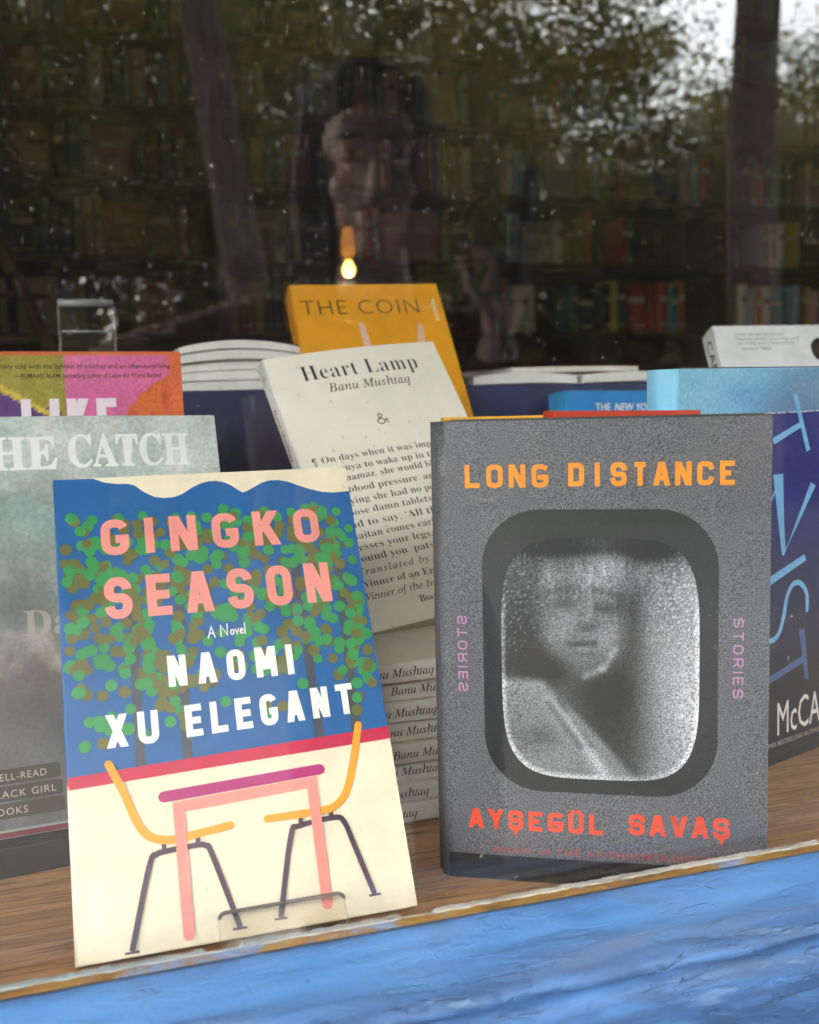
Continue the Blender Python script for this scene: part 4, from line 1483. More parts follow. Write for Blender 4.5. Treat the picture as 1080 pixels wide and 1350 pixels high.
# ---- bowed pamphlets lying on the riser, foot edge to the glass
def pamphlet(label, xc, y0, z0, w, d, t, b0, b1, cover, name='pamphlet', group=None, rot=0):
    M = Matrix.Translation((xc, y0, z0)) @ Matrix.Rotation(rot * D2R, 4, 'Z')
    root = thing(name, label, 'book', M, group)
    def slab(nm, lo, hi, ins, m, n=16):
        mb = MB()
        vs, fs = [], []
        for y in (ins, d - ins):
            for (bb, zz) in ((b0 if lo < t / 2 else b1, lo), (b1 if hi > t / 2 else b0, hi)):
                for i in range(n + 1):
                    u = i / n
                    vs.append((-w / 2 + ins + (w - 2 * ins) * u, y, zz + bb * sin(pi * u) ** .8))
        q = n + 1
        for i in range(n):
            fs += [(i, i + 1, q + i + 1, q + i), (2 * q + i, 3 * q + i, 3 * q + i + 1, 2 * q + i + 1),
                   (q + i, q + i + 1, 3 * q + i + 1, 3 * q + i), (i, 2 * q + i, 2 * q + i + 1, i + 1)]
        fs += [(0, q, 3 * q, 2 * q), (n, 2 * q + n, 3 * q + n, q + n)]
        mb.add(vs, fs, m)
        return mb.build(nm, root)
    slab('pages', .0006, t - .0006, .0008, PG2)
    slab('back_cover', 0, .0005, 0, cover)
    slab('front_cover', t - .0005, t, 0, cover)
    return root
PG2 = ink((232, 230, 224), .7)
WCOV, BCOV, TCOV = ink((214, 212, 206), .5), ink((40, 42, 50), .35), ink((176, 146, 110), .5)
names5 = ['lowest', 'second from the bottom', 'middle one', 'second from the top', 'dark topmost']
for k in range(5):
    pamphlet(names5[k] + ' of five white booklets on the riser, left of the orange paperback', .117 + (.001, -.001, .002, 0, .0005)[k], .812 + .002 * (k % 3), RIS + .0004 + k * .0068, .096, .15, .0064, .0012 * k, .0012 * (k + 1), BCOV if k == 4 else WCOV, 'booklet', 'booklets on the left of the riser')
pamphlet('white bowed booklet on the riser just right of the orange paperback', .360, .812, RIS + .0004, .098, .15, .0070, .001, .0035, WCOV, 'booklet')
pamphlet('white bowed booklet on the riser above the bright blue paperback', .462, .812, RIS + .0004, .098, .15, .0070, .001, .003, WCOV, 'booklet')
pamphlet('tan booklet laid across the two white booklets on the right of the riser', .427, .850, RIS + .0112, .13, .12, .0050, .0, .0006, TCOV, 'booklet', None, 2)

# ---- empty acrylic holder on the riser, far left
hd = thing('acrylic_holder', 'empty clear acrylic sign holder standing behind the colourful hardback', 'sign holder', Matrix.Translation((.0046, .86, RIS + .0005)) @ Matrix.Rotation(.05, 4, 'Z') @ Matrix.Rotation(-.15, 4, 'X'))
CLR, CLRE = acrylic('clear_plastic', (.86, .85, .84, 1)), softedge('plastic_fold', (150, 150, 150))
_a, _b = ACR, ACRE
ACR, ACRE = CLR, CLRE
plate_with_edge('back_plate', rounded(-.0215, .0215, .0, .074, .003), .008, .0105, hd)
plate_with_edge('front_plate', rounded(-.0200, .0200, .0, .050, .003), .0, .0022, hd)
mb = MB()
mb.tube([(-.0215, .006, .0745), (.0215, .006, .0745)], .0032, CLRE, 10)
mb.build('folded_lip', hd)
for sx in (-1, 1):
    mb = MB()
    mb.tube([(.0212 * sx, .0093, .0), (.0212 * sx, .0093, .073)], .0009, CLRE, 8)
    mb.build('side_edge', hd)
mb = MB()
mb.tube([(-.0198, .001, .0502), (.0198, .001, .0502)], .0011, CLRE, 8)
mb.build('front_lip', hd)
mb = MB()
mb.box(-.0215, .0215, -.004, .03, .0, .0022, CLR)
mb.build('foot', hd)
ACR, ACRE = _a, _b

# ================================================================== BACK OF THE SHOP
CASE = plaster('dark_brown_shelf_wood', (72, 50, 36), .5)
BK_Y = 3.72
bc = thing('bookcase', 'tall dark brown bookcase across the back wall of the dim shop', 'bookcase', Matrix.Translation((1.5, 4.0, -1.148)))
BOARDS = [-.55, -.25, .02, .268, .53, .785, 1.035, 1.275, 1.52, 1.78]
UPR = [-1.2, -.55, .475, 1.52, 2.56, 3.60, 4.45]
def cl(mb):
    mb.v = [(x - 1.5, y - 4.0, z + 1.148) for x, y, z in mb.v]
    return mb
mb = MB()
mb.box(-1.2, 4.48, 4.02, 4.05, -1.147, 1.9, CASE)
cl(mb).build('back_panel', bc)
for u in UPR:
    mb = MB()
    mb.box(u - .018, u + .018, BK_Y - .02, 4.019, -1.147, 1.9, CASE)
    cl(mb).build('upright', bc)
for z in BOARDS:
    for u0, u1 in zip(UPR[:-1], UPR[1:]):
        mb = MB()
        mb.box(u0 + .0185, u1 - .0185, BK_Y, 4.018, z - .022, z, CASE)
        cl(mb).build('shelf', bc)
PAL = {'dull orange': (196, 112, 62), 'grey': (150, 146, 140), 'cream': (214, 200, 170), 'teal': (72, 130, 138), 'dusty pink': (196, 140, 138), 'mustard': (198, 164, 72),
       'dark red': (160, 46, 48), 'navy': (48, 60, 104), 'forest green': (64, 110, 78), 'white': (222, 218, 208), 'brown': (116, 84, 62), 'pale blue': (140, 170, 190), 'black': (40, 38, 40), 'olive': (126, 122, 72)}
SPB = {}
def shelf_mesh(colname):
    """unit book standing spine outwards: rounded spine, two covers, recessed pages (1 x 1 x 1, scaled per copy)"""
    if colname in SPB:
        return SPB[colname]
    m = ink(PAL[colname], .5, .9, .12)
    mb = MB()
    prof = [(-.5, .12), (-.46, .04), (-.3, 0), (.3, 0), (.46, .04), (.5, .12), (.5, 1), (.40, 1), (.40, .14), (-.40, .14), (-.40, 1), (-.5, 1)]
    n = len(prof)
    vs = [(x, y, z) for z in (0, 1) for x, y in prof]
    fs = [(i, (i + 1) % n, n + (i + 1) % n, n + i) for i in range(n)]
    fs += [(0, 1, 2, 3, 4, 5, 8, 9)[::-1], (5, 6, 7, 8)[::-1], (9, 10, 11, 0)[::-1]]
    fs += [tuple(n + k for k in (0, 1, 2, 3, 4, 5, 8, 9)), tuple(n + k for k in (5, 6, 7, 8)), tuple(n + k for k in (9, 10, 11, 0))]
    mb.add(vs, fs, m)
    band = ink(PAL['cream'] if colname not in ('cream', 'white') else PAL['brown'], .5, .9, .1)
    for z0, z1 in ((.62, .72), (.12, .15)):
        mb.add([(-.28, -.006, z0), (.28, -.006, z0), (.28, -.006, z1), (-.28, -.006, z1)], [(0, 1, 2, 3)], band)
    mb.box(-.40, .40, .14, .96, .03, .97, pagemat())
    o = mb.build('shelved_book')
    me = o.data
    bpy.data.objects.remove(o)
    SPB[colname] = me
    return me
rs = random.Random(11)
ordn = {1.52: 'top', 1.275: 'second', 1.035: 'third', .785: 'fourth', .53: 'fifth', .268: 'sixth'}
used = set()
names = list(PAL)
count = 0
for z in (1.52, 1.275, 1.035, .785, .53, .268):
    for bi, (u0, u1) in enumerate(zip(UPR[1:-1], UPR[2:])):
        x = u0 + .03
        prev = None
        row = []
        lean = 0
        end = u1 - .05
        while x < end:
            if rs.random() < (.06 if bi < 2 else .14):
                x += rs.uniform(.06, .20)
                continue
            w = rs.choice((.026, .032, .036, .044, .052)) if rs.random() < .82 else rs.uniform(.10, .15)
            if x + w > end:
                break
            face_out = w > .09
            hgt = rs.uniform(.165, .205) if not face_out else rs.uniform(.17, .20)
            row.append([x + w / 2, w, hgt, face_out])
            x += w + .0015
        for i, (xc, w, hgt, fo) in enumerate(row):
            for tr in range(60):
                cn = rs.choice(names)
                L = row[i - 1][4] if i else 'the upright'
                size = 'face-out' if fo else ('tall' if hgt > .19 else ('thick' if w > .042 else ('short' if hgt < .175 else 'slim')))
                lab = '%s %s book, %s shelf, right of %s, %s bay' % (size, cn, ordn[z], ('a ' + L + ' one') if L != 'the upright' else L, ('far left', 'left', 'middle', 'right', 'far right')[bi])
                if lab not in used:
                    break
            used.add(lab)
            row[i].append(cn)
            o = bpy.data.objects.new('shelved_book', shelf_mesh(cn))
            C.objects.link(o)
            o.location = (xc, BK_Y + (.012 if not fo else .06) + rs.uniform(0, .02), z + .0008)
            o.scale = (w, .15 if not fo else .03, hgt)
            tag(o, lab, 'book', 'books on the back shelves')
            count += 1
print('SHELF BOOKS', count)

# hanging lamp inside
def emit(name, col, s):
    m, t, p = newmat(name)
    p.inputs['Base Color'].default_value = (.3, .2, .08, 1)
    p.inputs['Emission Color'].default_value = col
    p.inputs['Emission Strength'].default_value = s
    n = noise(t, coords(t), 40, 2)
    t.links.new(ramp(t, n, [(.3, tuple(c * .8 for c in col[:3]) + (1,)), (.7, col)]), p.inputs['Emission Color'])
    return m
def brass():
    m, t, p = newmat('amber_brass')
    n = noise(t, coords(t), 60, 4)
    t.links.new(ramp(t, n, [(.3, lin(190, 112, 40)), (.7, lin(220, 140, 56))]), p.inputs['Base Color'])
    p.inputs['Metallic'].default_value = .6
    p.inputs['Roughness'].default_value = .4
    return m
lamp_l = bpy.data.lights.new('bulb_light', 'POINT')
lamp_l.energy = .20
lamp_l.color = (1, .72, .42)
lamp_l.shadow_soft_size = .02
lamp = thing('pendant_lamp', 'small bare glowing bulb hanging in an amber socket inside the dark shop', 'lamp', Matrix.Translation((.559, 2.2, .293)))
mb = MB()
mb.tube([(0, 0, -.0165), (0, 0, -.0145), (0, 0, -.008), (0, 0, .0), (0, 0, .009), (0, 0, .018)], [.001, .0075, .0130, .0142, .0110, .0060], emit('bulb_glow', (1, .60, .14, 1), .42), 16)
mb.build('bulb', lamp)
lo = bpy.data.objects.new('bulb_light', lamp_l)
C.objects.link(lo)
lo.parent = lamp
lo.location = (0, 0, -.040)
mb = MB()
mb.tube([(0, 0, .0185), (0, 0, .030), (0, 0, .034), (0, 0, .085), (0, 0, .09)], [.0075, .0125, .0160, .0125, .004], emit('amber_socket_glow', (1, .30, .03, 1), .030), 16)
mb.build('socket', lamp)
mb = MB()
mb.tube([(0, 0, .0905), (0, 0, 1.655)], .0022, ink((24, 22, 22)), 6)
mb.build('cord', lamp)

# wooden ladder leaning to the left, its rail crosses the lower left corner
lad = thing('wooden_ladder', 'short brown wooden ladder leaning at the left inside the shop', 'ladder', Matrix.Translation((-.05, 1.8, -1.148)))
WOODL = oak('brown_ladder_wood', .34)
LT, LB = Vector((-.080, .10, 1.448)), Vector((.485, -.05, 0))
for dx in (0, -.40):
    mb = MB()
    mb.tube([LB + Vector((dx, 0, 0)), LT + Vector((dx, 0, 0))], .0125, WOODL, 8)
    mb.build('rail', lad)
for k in range(5):
    q = LB.lerp(LT, .12 + k * .19)
    mb = MB()
    mb.tube([q + Vector((-.013, 0, 0)), q + Vector((-.387, 0, 0))], .010, WOODL, 8)
    mb.build('rung', lad)

# ================================================================== OUTSIDE (seen mirrored in the glass)
GZ = -1.15
def ground_mat(name, a_, b_, sc, rough=.9):
    m, t, p = newmat(name)
    v = coords(t)
    n = mix(t, .5, noise(t, v, sc, 6, .6), noise(t, v, sc * 40, 4, .6))
    t.links.new(ramp(t, n, [(.35, a_), (.65, b_)]), p.inputs['Base Color'])
    p.inputs['Roughness'].default_value = rough
    bump(t, p, noise(t, v, sc * 60, 4), .4, .005)
    return m
def sheet(name, x0, x1, y0, y1, z0, z1, m):
    mb = MB()
    mb.box(x0, x1, y0, y1, z0, z1, m)
    return struct(mb.build(name))
sheet('ground', -150, 150, -250, 40, GZ - .5, GZ - .16, ground_mat('park_grass', lin(38, 50, 22), lin(62, 74, 34), .8))
sheet('pavement', -40, 40, -3.6, .300, GZ - .155, GZ, ground_mat('concrete_pavement', lin(46, 45, 44), lin(64, 62, 60), 1.2))
sheet('kerb', -40, 40, -3.75, -3.6005, GZ - .156, GZ + .002, ground_mat('granite_kerb', lin(62, 61, 60), lin(84, 82, 80), 4))
sheet('road', -40, 40, -8.2, -3.7505, GZ - .157, GZ - .13, ground_mat('asphalt', (.03, .03, .031, 1), (.055, .055, .056, 1), 2))

def barkmat():
    m, t, p = newmat('tree_bark')
    v = coords(t, (1, 1, .22))
    n = noise(t, v, 22, 8, .7, .4)
    t.links.new(ramp(t, n, [(.3, lin(44, 34, 28)), (.5, lin(84, 68, 56)), (.7, lin(122, 106, 90))]), p.inputs['Base Color'])
    p.inputs['Roughness'].default_value = .9
    bump(t, p, n, .8, .03)
    return m
BARK_M = barkmat()
def leafmat(name, c1, c2, c3):
    m = bpy.data.materials.new(name)
    m.use_nodes = True
    t = m.node_tree
    t.nodes.clear()
    out = t.nodes.new('ShaderNodeOutputMaterial')
    at = t.nodes.new('ShaderNodeVertexColor')
    at.layer_name = 'Col'
    sp = t.nodes.new('ShaderNodeSeparateColor')
    t.links.new(at.outputs[0], sp.inputs[0])
    col = ramp(t, sp.outputs[0], [(0, c1), (.5, c2), (1, c3)])
    df = t.nodes.new('ShaderNodeBsdfDiffuse')
    tl = t.nodes.new('ShaderNodeBsdfTranslucent')
    t.links.new(col, df.inputs[0])
    t.links.new(col, tl.inputs[0])
    mx = t.nodes.new('ShaderNodeMixShader')
    mx.inputs[0].default_value = .4
    t.links.new(df.outputs[0], mx.inputs[1])
    t.links.new(tl.outputs[0], mx.inputs[2])
    t.links.new(mx.outputs[0], out.inputs[0])
    return m
LEAF1 = leafmat('green_leaves', (.060, .066, .016, 1), (.125, .130, .032, 1), (.260, .215, .060, 1))
LEAF2 = leafmat('dark_leaves', (.016, .022, .009, 1), (.050, .058, .020, 1), (.190, .165, .055, 1))
def crown_mesh(name, rx, ry, rz, nclump, per, leaf, mat, seed, flat=.5):
    r = random.Random(seed)
    vs, fs, cols = [], [], []
    k = 0
    while k < nclump:
        p = Vector((r.uniform(-1, 1), r.uniform(-1, 1), r.uniform(-1, 1)))
        L = p.length
        if L > 1 or L < .25:
            continue
        lump = mnoise.noise(p * 2.1 + Vector((seed, 0, 0)))
        if L > .80 + .35 * lump:
            continue
        if mnoise.noise(p * 3.3 + Vector((0, seed, 5))) < -.28:
            continue
        k += 1
        c = Vector((p.x * rx, p.y * ry, p.z * rz))
        tone = r.random()
        cr = r.uniform(.13, .32) * min(rx, rz) * .42
        for _ in range(per):
            q = c + Vector((r.gauss(0, cr), r.gauss(0, cr), r.gauss(0, cr * .6)))
            a = Vector((r.uniform(-1, 1), r.uniform(-1, 1), r.uniform(-.7, .3))).normalized()
            b = a.cross(Vector((r.uniform(-1, 1), r.uniform(-1, 1), r.uniform(-1, 1)))).normalized()
            s = leaf * r.uniform(.6, 1.25)
            o = len(vs)
            vs += [q - a * s, q + b * s * .45 + a * s * .1, q + a * s, q - b * s * .45 + a * s * .1]
            fs.append((o, o + 1, o + 2, o + 3))
            t_ = min(1, max(0, tone * .95 + r.uniform(-.15, .3)))
            cols += [(t_, t_, t_)] * 4
    mb = MB()
    mb.add(vs, fs, mat, cols)
    o = mb.build(name, None, recalc=False)
    me = o.data
    bpy.data.objects.remove(o)
    return me
CROWNS = [crown_mesh('crown', 3.0, 3.0, 2.6, 520, 110, .036, LEAF1, 1), crown_mesh('crown', 3.2, 3.2, 2.8, 480, 90, .046, LEAF2, 2), crown_mesh('crown', 1.0, .8, 1.0, 150, 36, .055, LEAF2, 3)]
def tree(name, label, x, y, path, radii, crown, cscale, coff, cat='tree', group=None, limbs=6, seed=0, rotz=0):
    r = random.Random(seed)
    root = thing(name, label, cat, Matrix.Translation((x, y, GZ - .02)), group)
    mb = MB()
    P = [Vector(p) for p in path]
    fine, fr = [], []
    for i in range(len(P) - 1):
        for k in range(6):
            u = k / 6
            q = P[i].lerp(P[i + 1], u)
            fine.append(q + Vector((mnoise.noise(q * 1.3) * .03, mnoise.noise(q * 1.3 + Vector((9, 0, 0))) * .03, 0)))
            fr.append((radii[i] + (radii[i + 1] - radii[i]) * u) * (1 + .07 * mnoise.noise(q * 2.7)))
    fine.append(P[-1])
    fr.append(radii[-1])
    mb.tube(fine, fr, BARK_M, 14)
    top = P[-1]
    for k in range(limbs):
        a = 2 * pi * k / limbs + r.uniform(-.4, .4)
        st = P[-2].lerp(top, r.uniform(.2, 1))
        l = r.uniform(.8, 1.5) * cscale[0] * 1.3
        mid = st + Vector((cos(a) * l * .5, sin(a) * l * .5, l * .45))
        e = st + Vector((cos(a) * l, sin(a) * l, l * .75))
        mb.tube([st, mid, e], [radii[-1] * .65, radii[-1] * .40, radii[-1] * .12], BARK_M, 7)
    mb.build('trunk', root)
    o = bpy.data.objects.new('crown', CROWNS[crown])
    C.objects.link(o)
    o.parent = root
    o.location = coff
    o.scale = cscale
    o.rotation_euler = (0, 0, rotz)
    return root
# two street trees whose trunks stand out in the reflection
tree('street_tree', 'big upright street tree with a rough dark trunk, mirrored at the right of the glass', 6.45, -8.25, [(0, 0, 0), (.03, 0, 1.6), (-.02, 0, 3.4), (.05, 0, 5.4), (.1, 0, 7.0)], [.34, .27, .235, .20, .14], 0, (1.35, 1.2, 1.2), (0, .0, 8.4), seed=1, limbs=7)
tree('street_tree', 'leaning street tree with a slim trunk, mirrored left of the photographer', .98, -4.55, [(0, 0, 0), (-.10, 0, 1.1), (-.28, 0, 2.6), (-.50, 0, 4.2), (-.7, 0, 5.4)], [.15, .115, .10, .085, .06], 0, (1.15, 1.0, .95), (-.6, -.3, 6.2), seed=2, limbs=6, rotz=1.2)
# park trees behind them
for i, (x, y, cr, sc, h, lab) in enumerate((
        (-1.8, -12.2, 1, 1.45, 4.0, 'dark bushy park tree mirrored at the far left of the glass'),
        (2.6, -11.0, 0, 1.4, 4.0, 'olive green park tree mirrored above the photographer'),
        (6.4, -13.8, 1, 1.3, 3.6, 'dark dense park tree mirrored at the right of the centre'),
        (10.6, -14.6, 1, 1.25, 3.5, 'dark park tree with low crown mirrored behind the right trunk'),
        (14.6, -15.5, 0, 1.5, 4.2, 'olive park tree mirrored at the far right edge'),
        (-5.5, -15.0, 1, 1.7, 4.6, 'tall dark park tree beyond the left edge of the reflection'),
        (3.4, -18.5, 1, 1.7, 5.2, 'tall far park tree mirrored behind the olive green one'),
        (13.0, -20.0, 0, 1.25, 3.7, 'light green far park tree mirrored below the gap of sky'),
        (-1.0, -20.5, 0, 2.1, 6.2, 'tall light green far park tree mirrored at the upper left'),
        (17.0, -23.0, 1, 1.1, 3.2, 'dark far park tree beyond the right edge of the reflection'))):
    tree('park_tree', lab, x, y, [(0, 0, 0), (.05, 0, h * .4), (0, .05, h * .9)], [.24, .18, .10], cr, (sc, sc, sc), (0, 0, h + .6), group='park trees across the road', seed=10 + i, rotz=i * 1.3)
for i in range(9):
    x = -6 + i * 2.6
    o = bpy.data.objects.new('park_bush', CROWNS[2])
    C.objects.link(o)
    o.location = (x, -10.2 - .8 * (i % 3), GZ + .85)
    o.scale = (2.0, 1.5, 1.45 + .25 * (i % 2))
    o.rotation_euler = (0, 0, i)
    tag(o, 'dark %s bush at the park edge, %s' % (('low', 'taller')[i % 2], ('left of the far left tree', 'below the far left tree', 'in front of the leaning trunk', 'below the photographer\u2019s reflection', 'under the olive tree', 'right of the photographer', 'under the dense tree', 'beside the right trunk', 'right of the right trunk')[i]), 'bush', 'bushes along the park edge')
for i in range(9):
    x = -7 + i * 3.0
    o = bpy.data.objects.new('park_hedge_shrub', CROWNS[2])
    C.objects.link(o)
    o.location = (x, -13.6 - .7 * (i % 2), GZ + 1.15)
    o.scale = (2.6, 1.6, 2.0 + .3 * (i % 3))
    o.rotation_euler = (0, 0, 2.2 * i)
    tag(o, 'tall dark shrub behind the park bushes, ' + ('far left of the park', 'second from the left of the park', 'behind the far left tree', 'behind the leaning trunk', 'behind the olive tree', 'behind the dense tree', 'behind the low-crowned tree', 'second from the right of the park', 'far right of the park')[i], 'shrub', 'tall shrubs behind the park bushes')
# far wood closing the view behind the park: one leafy mass
rw = random.Random(77)
vs, fs, cols = [], [], []
for _ in range(52000):
    x = rw.uniform(-22, 46)
    y = rw.uniform(-37, -29)
    top = 13.0 - 2.4 * sstep(7, 13, x) - 4.6 * sstep(15.2, 17.5, x) + 5.0 * sstep(20.0, 23, x) + 1.8 * mnoise.noise(Vector((x * .45, y * .2, 3))) + 1.0 * mnoise.noise(Vector((x * 1.3, 0, 9)))
    z = GZ + .1 + (top + 1.1) * rw.random() ** .9
    q = Vector((x, y, z))
    if mnoise.noise(Vector((x * .55, z * .6, y * .15))) < -.22 and z > 3.2:
        continue
    a_ = Vector((rw.uniform(-1, 1), rw.uniform(-1, 1), rw.uniform(-.7, .4))).normalized()
    b_ = a_.cross(Vector((rw.uniform(-1, 1), rw.uniform(-1, 1), rw.uniform(-1, 1)))).normalized()
    s_ = rw.uniform(.14, .30)
    o = len(vs)
    vs += [q - a_ * s_, q + b_ * s_ * .5, q + a_ * s_, q - b_ * s_ * .5]
    fs.append((o, o + 1, o + 2, o + 3))
    t_ = min(1, max(0, .45 + .5 * mnoise.noise(Vector((x * .3, z * .4, 1))) + rw.uniform(-.15, .25)))
    cols += [(t_, t_, t_)] * 4
mb = MB()
mb.add(vs, fs, LEAF2, cols)
tag(mb.build('far_wood', None, recalc=False), 'dark far wood closing the view beyond the park trees', 'wood', kind='stuff')
# ================================================================== PHOTOGRAPHER (outside, seen mirrored)
def skinmesh(chains, voxel=None, subdiv=1):
    """chains: list of [(point, radius), ...]; each chain grows a skinned limb; all are fused into one surface"""
    bm = bmesh.new()
    lay = bm.verts.layers.skin.verify()
    first = True
    for ch in chains:
        prev = None
        for p, r in ch:
            v = bm.verts.new(p)
            sv = v[lay]
            sv.radius = (r, r) if not hasattr(r, '__len__') else r
            if prev is None:
                sv.use_root = True
            else:
                bm.edges.new((prev, v))
            prev = v
    me = bpy.data.meshes.new('skinned')
    bm.to_mesh(me)
    bm.free()
    ob = bpy.data.objects.new('skinned', me)
    C.objects.link(ob)
    sk = ob.modifiers.new('skin', 'SKIN')
    sk.use_smooth_shade = True
    sd = ob.modifiers.new('subd', 'SUBSURF')
    sd.levels = sd.render_levels = subdiv
    return ob
def freeze(ob):
    dg = bpy.context.evaluated_depsgraph_get()
    me = bpy.data.meshes.new_from_object(ob.evaluated_get(dg))
    old = ob.data
    bpy.data.objects.remove(ob)
    return me
def fuse(meshes, name, voxel, mat, parent, smooth=4):
    bm = bmesh.new()
    for me in meshes:
        bm.from_mesh(me)
    me = bpy.data.meshes.new(name)
    bm.to_mesh(me)
    bm.free()
    ob = bpy.data.objects.new(name, me)
    C.objects.link(ob)
    rm = ob.modifiers.new('remesh', 'REMESH')
    rm.mode = 'VOXEL'
    rm.voxel_size = voxel
    rm.use_smooth_shade = True
    sm = ob.modifiers.new('smooth', 'SMOOTH')
    sm.factor = .5
    sm.iterations = smooth
    me2 = freeze(ob)
    me2.materials.clear()
    me2.materials.append(mat)
    o = bpy.data.objects.new(name, me2)
    C.objects.link(o)
    o.parent = parent
    return o
def softmat(name, c1, c2, rough, sc, bs=.3):
    m, t, p = newmat(name)
    v = coords(t)
    t.links.new(ramp(t, noise(t, v, sc, 6, .6), [(.3, c1), (.7, c2)]), p.inputs['Base Color'])
    p.inputs['Roughness'].default_value = rough
    bump(t, p, noise(t, v, sc * 12, 3), bs, .003)
    return m
SKIN = softmat('skin', lin(206, 158, 134), lin(232, 188, 164), .5, 14, .1)
KNIT = softmat('brown_knit', lin(58, 40, 28), lin(104, 74, 50), .95, 30, .9)
DENIM = softmat('dark_denim', lin(28, 34, 50), lin(44, 52, 72), .85, 40)
HAIR = softmat('dark_hair', lin(16, 11, 8), lin(38, 26, 19), .7, 60, .6)
SHOE = softmat('black_leather', lin(20, 19, 18), lin(34, 32, 30), .4, 20)
PX = Vector((.44, -.80, GZ))
per = thing('person', 'person in a brown jumper photographing the window, mirrored dimly in the glass', 'person', Matrix.Translation(PX))
def P_(x, y, z):
    return Vector((x, y, z)) - PX
head_c = Vector((.375, -.640, .312))
def sphere(c, rx, ry, rz, rot=None, n=20):
    bm = bmesh.new()
    bmesh.ops.create_uvsphere(bm, u_segments=n, v_segments=n // 2 + 2, radius=1)
    M = Matrix.Translation(c) @ (rot or Matrix()) @ Matrix.Diagonal((rx, ry, rz, 1))
    bm.transform(M)
    me = bpy.data.meshes.new('s')
    bm.to_mesh(me)
    bm.free()
    return me
# head frame: face looks to the phone
fy = (Vector((.27, -.02, .02)) - head_c)
fy.z *= .55
fy.normalize()
fx = fy.cross(Vector((0, 0, 1))).normalized()
fz = fx.cross(fy)
HR = Matrix((fx, fy, fz)).transposed().to_4x4()
def hp(x, y, z):
    return head_c - PX + fx * x + fy * y + fz * z
parts = []
parts.append(sphere(hp(0, -.018, .035), .074, .092, .088, HR))
parts.append(sphere(hp(0, .018, -.035), .058, .068, .080, HR))
parts.append(sphere(hp(0, .062, -.088), .026, .024, .022, HR))      # chin
parts.append(sphere(hp(0, .062, .045), .052, .024, .036, HR))       # brow
for s_ in (-1, 1):
    parts.append(sphere(hp(.030 * s_, .050, -.022), .026, .024, .026, HR))   # cheek bone
    parts.append(sphere(hp(.0755 * s_, -.012, -.002), .010, .018, .032, HR))  # ear
    parts.append(sphere(hp(.031 * s_, .073, .018), .0135, .0125, .0095, HR))  # eyeball under the lid
parts.append(sphere(hp(0, .096, -.010), .010, .014, .030, HR))      # nose bridge
parts.append(sphere(hp(0, .104, -.028), .016, .016, .012, HR))      # nose tip
parts.append(sphere(hp(0, .086, -.056), .024, .012, .006, HR))      # upper lip
parts.append(sphere(hp(0, .084, -.066), .021, .012, .007, HR))      # lower lip
neck = [(hp(0, -.02, -.06), .052), (P_(.40, -.715, .20), .052), (P_(.415, -.76, .13), .075)]
torso = [(P_(.44, -.80, -.30), .135), (P_(.44, -.80, -.15), .125), (P_(.43, -.79, .0), .135), (P_(.42, -.775, .10), .115), (P_(.415, -.76, .15), .07)]
shR, shL = P_(.585, -.765, .085), P_(.255, -.735, .095)
elR, wrR = P_(.545, -.665, -.13), P_(.528, -.565, .095)
elL, wrL = P_(.055, -.470, .035), P_(-.075, -.165, -.085)
armR = [(P_(.44, -.77, .09), .07), (shR, .058), (shR.lerp(elR, .5), .047), (elR, .040), (elR.lerp(wrR, .35), .041), (wrR, .027)]
armL = [(P_(.40, -.76, .09), .07), (shL, .058), (shL.lerp(elL, .5), .047), (elL, .040), (elL.lerp(wrL, .35), .041), (wrL, .027)]
legs = []
for s_ in (-1, 1):
    hx = .44 + .085 * s_
    legs.append([(P_(.44, -.80, -.28), .12), (P_(hx, -.80, -.36), .10), (P_(hx + .01 * s_, -.78, -.72), .062), (P_(hx + .01 * s_, -.80, -.86), .060), (P_(hx + .015 * s_, -.82, -1.06), .040)])
def hand(wr, fwd, side, curl, s_=1):
    """palm box, four unequal fingers and a thumb, all skinned chains; fwd = knuckle direction, side = towards the thumb, palm faces nrm"""
    fwd, side = fwd.normalized(), side.normalized()
    nrm = fwd.cross(side).normalized() * s_
    ch = [[(wr - fwd * .02, .026), (wr + fwd * .02, (.032, .020)), (wr + fwd * .055, (.036, .015)), (wr + fwd * .085, (.036, .012))]]
    for k, (off, ln) in enumerate(((.027, .070), (.009, .080), (-.009, .074), (-.026, .058))):
        b = wr + fwd * .083 + side * off
        pts, d = [(b - fwd * .025, .0098)], fwd.copy()
        q = b
        for j, fr in enumerate((.46, .30, .24)):
            a_ = curl[min(j, 2)] * D2R
            d = (d * cos(a_) + nrm * sin(a_)).normalized()
            q = q + d * ln * fr
            pts.append((q.copy(), .0092 - .0009 * j))
        pts.insert(1, (b, .0098))
        ch.append(pts)
    b = wr + fwd * .025 + side * .030
    t1 = b + (side * .75 + fwd * .6 + nrm * .35).normalized() * .036
    t2 = t1 + (fwd * .85 + nrm * .5 + side * .1).normalized() * .028
    t3 = t2 + (fwd * .8 + nrm * .6 - side * .1).normalized() * .022
    ch.append([(wr + fwd * .02 + side * .012, .014), (b, .0125), (t1, .0110), (t2, .0100), (t3, .0085)])
    return ch
hR = hand(wrR, (Vector((.05, .25, 1))), Vector((-.75, .6, 0)), (62, 70, 45), 1)
hL = hand(wrL, (Vector((.12, 1, .42))), Vector((.5, -.3, .8)), (30, 55, 40), 1)
meshes = parts + [freeze(skinmesh([neck], subdiv=2)), freeze(skinmesh([torso], subdiv=2))]
for ch in (armR, armL):
    meshes.append(freeze(skinmesh([ch], subdiv=2)))
for ch in legs:
    meshes.append(freeze(skinmesh([ch], subdiv=2)))
for ch in hR + hL:
    meshes.append(freeze(skinmesh([ch], subdiv=2)))
fuse(meshes, 'body', .0048, SKIN, per, 3)
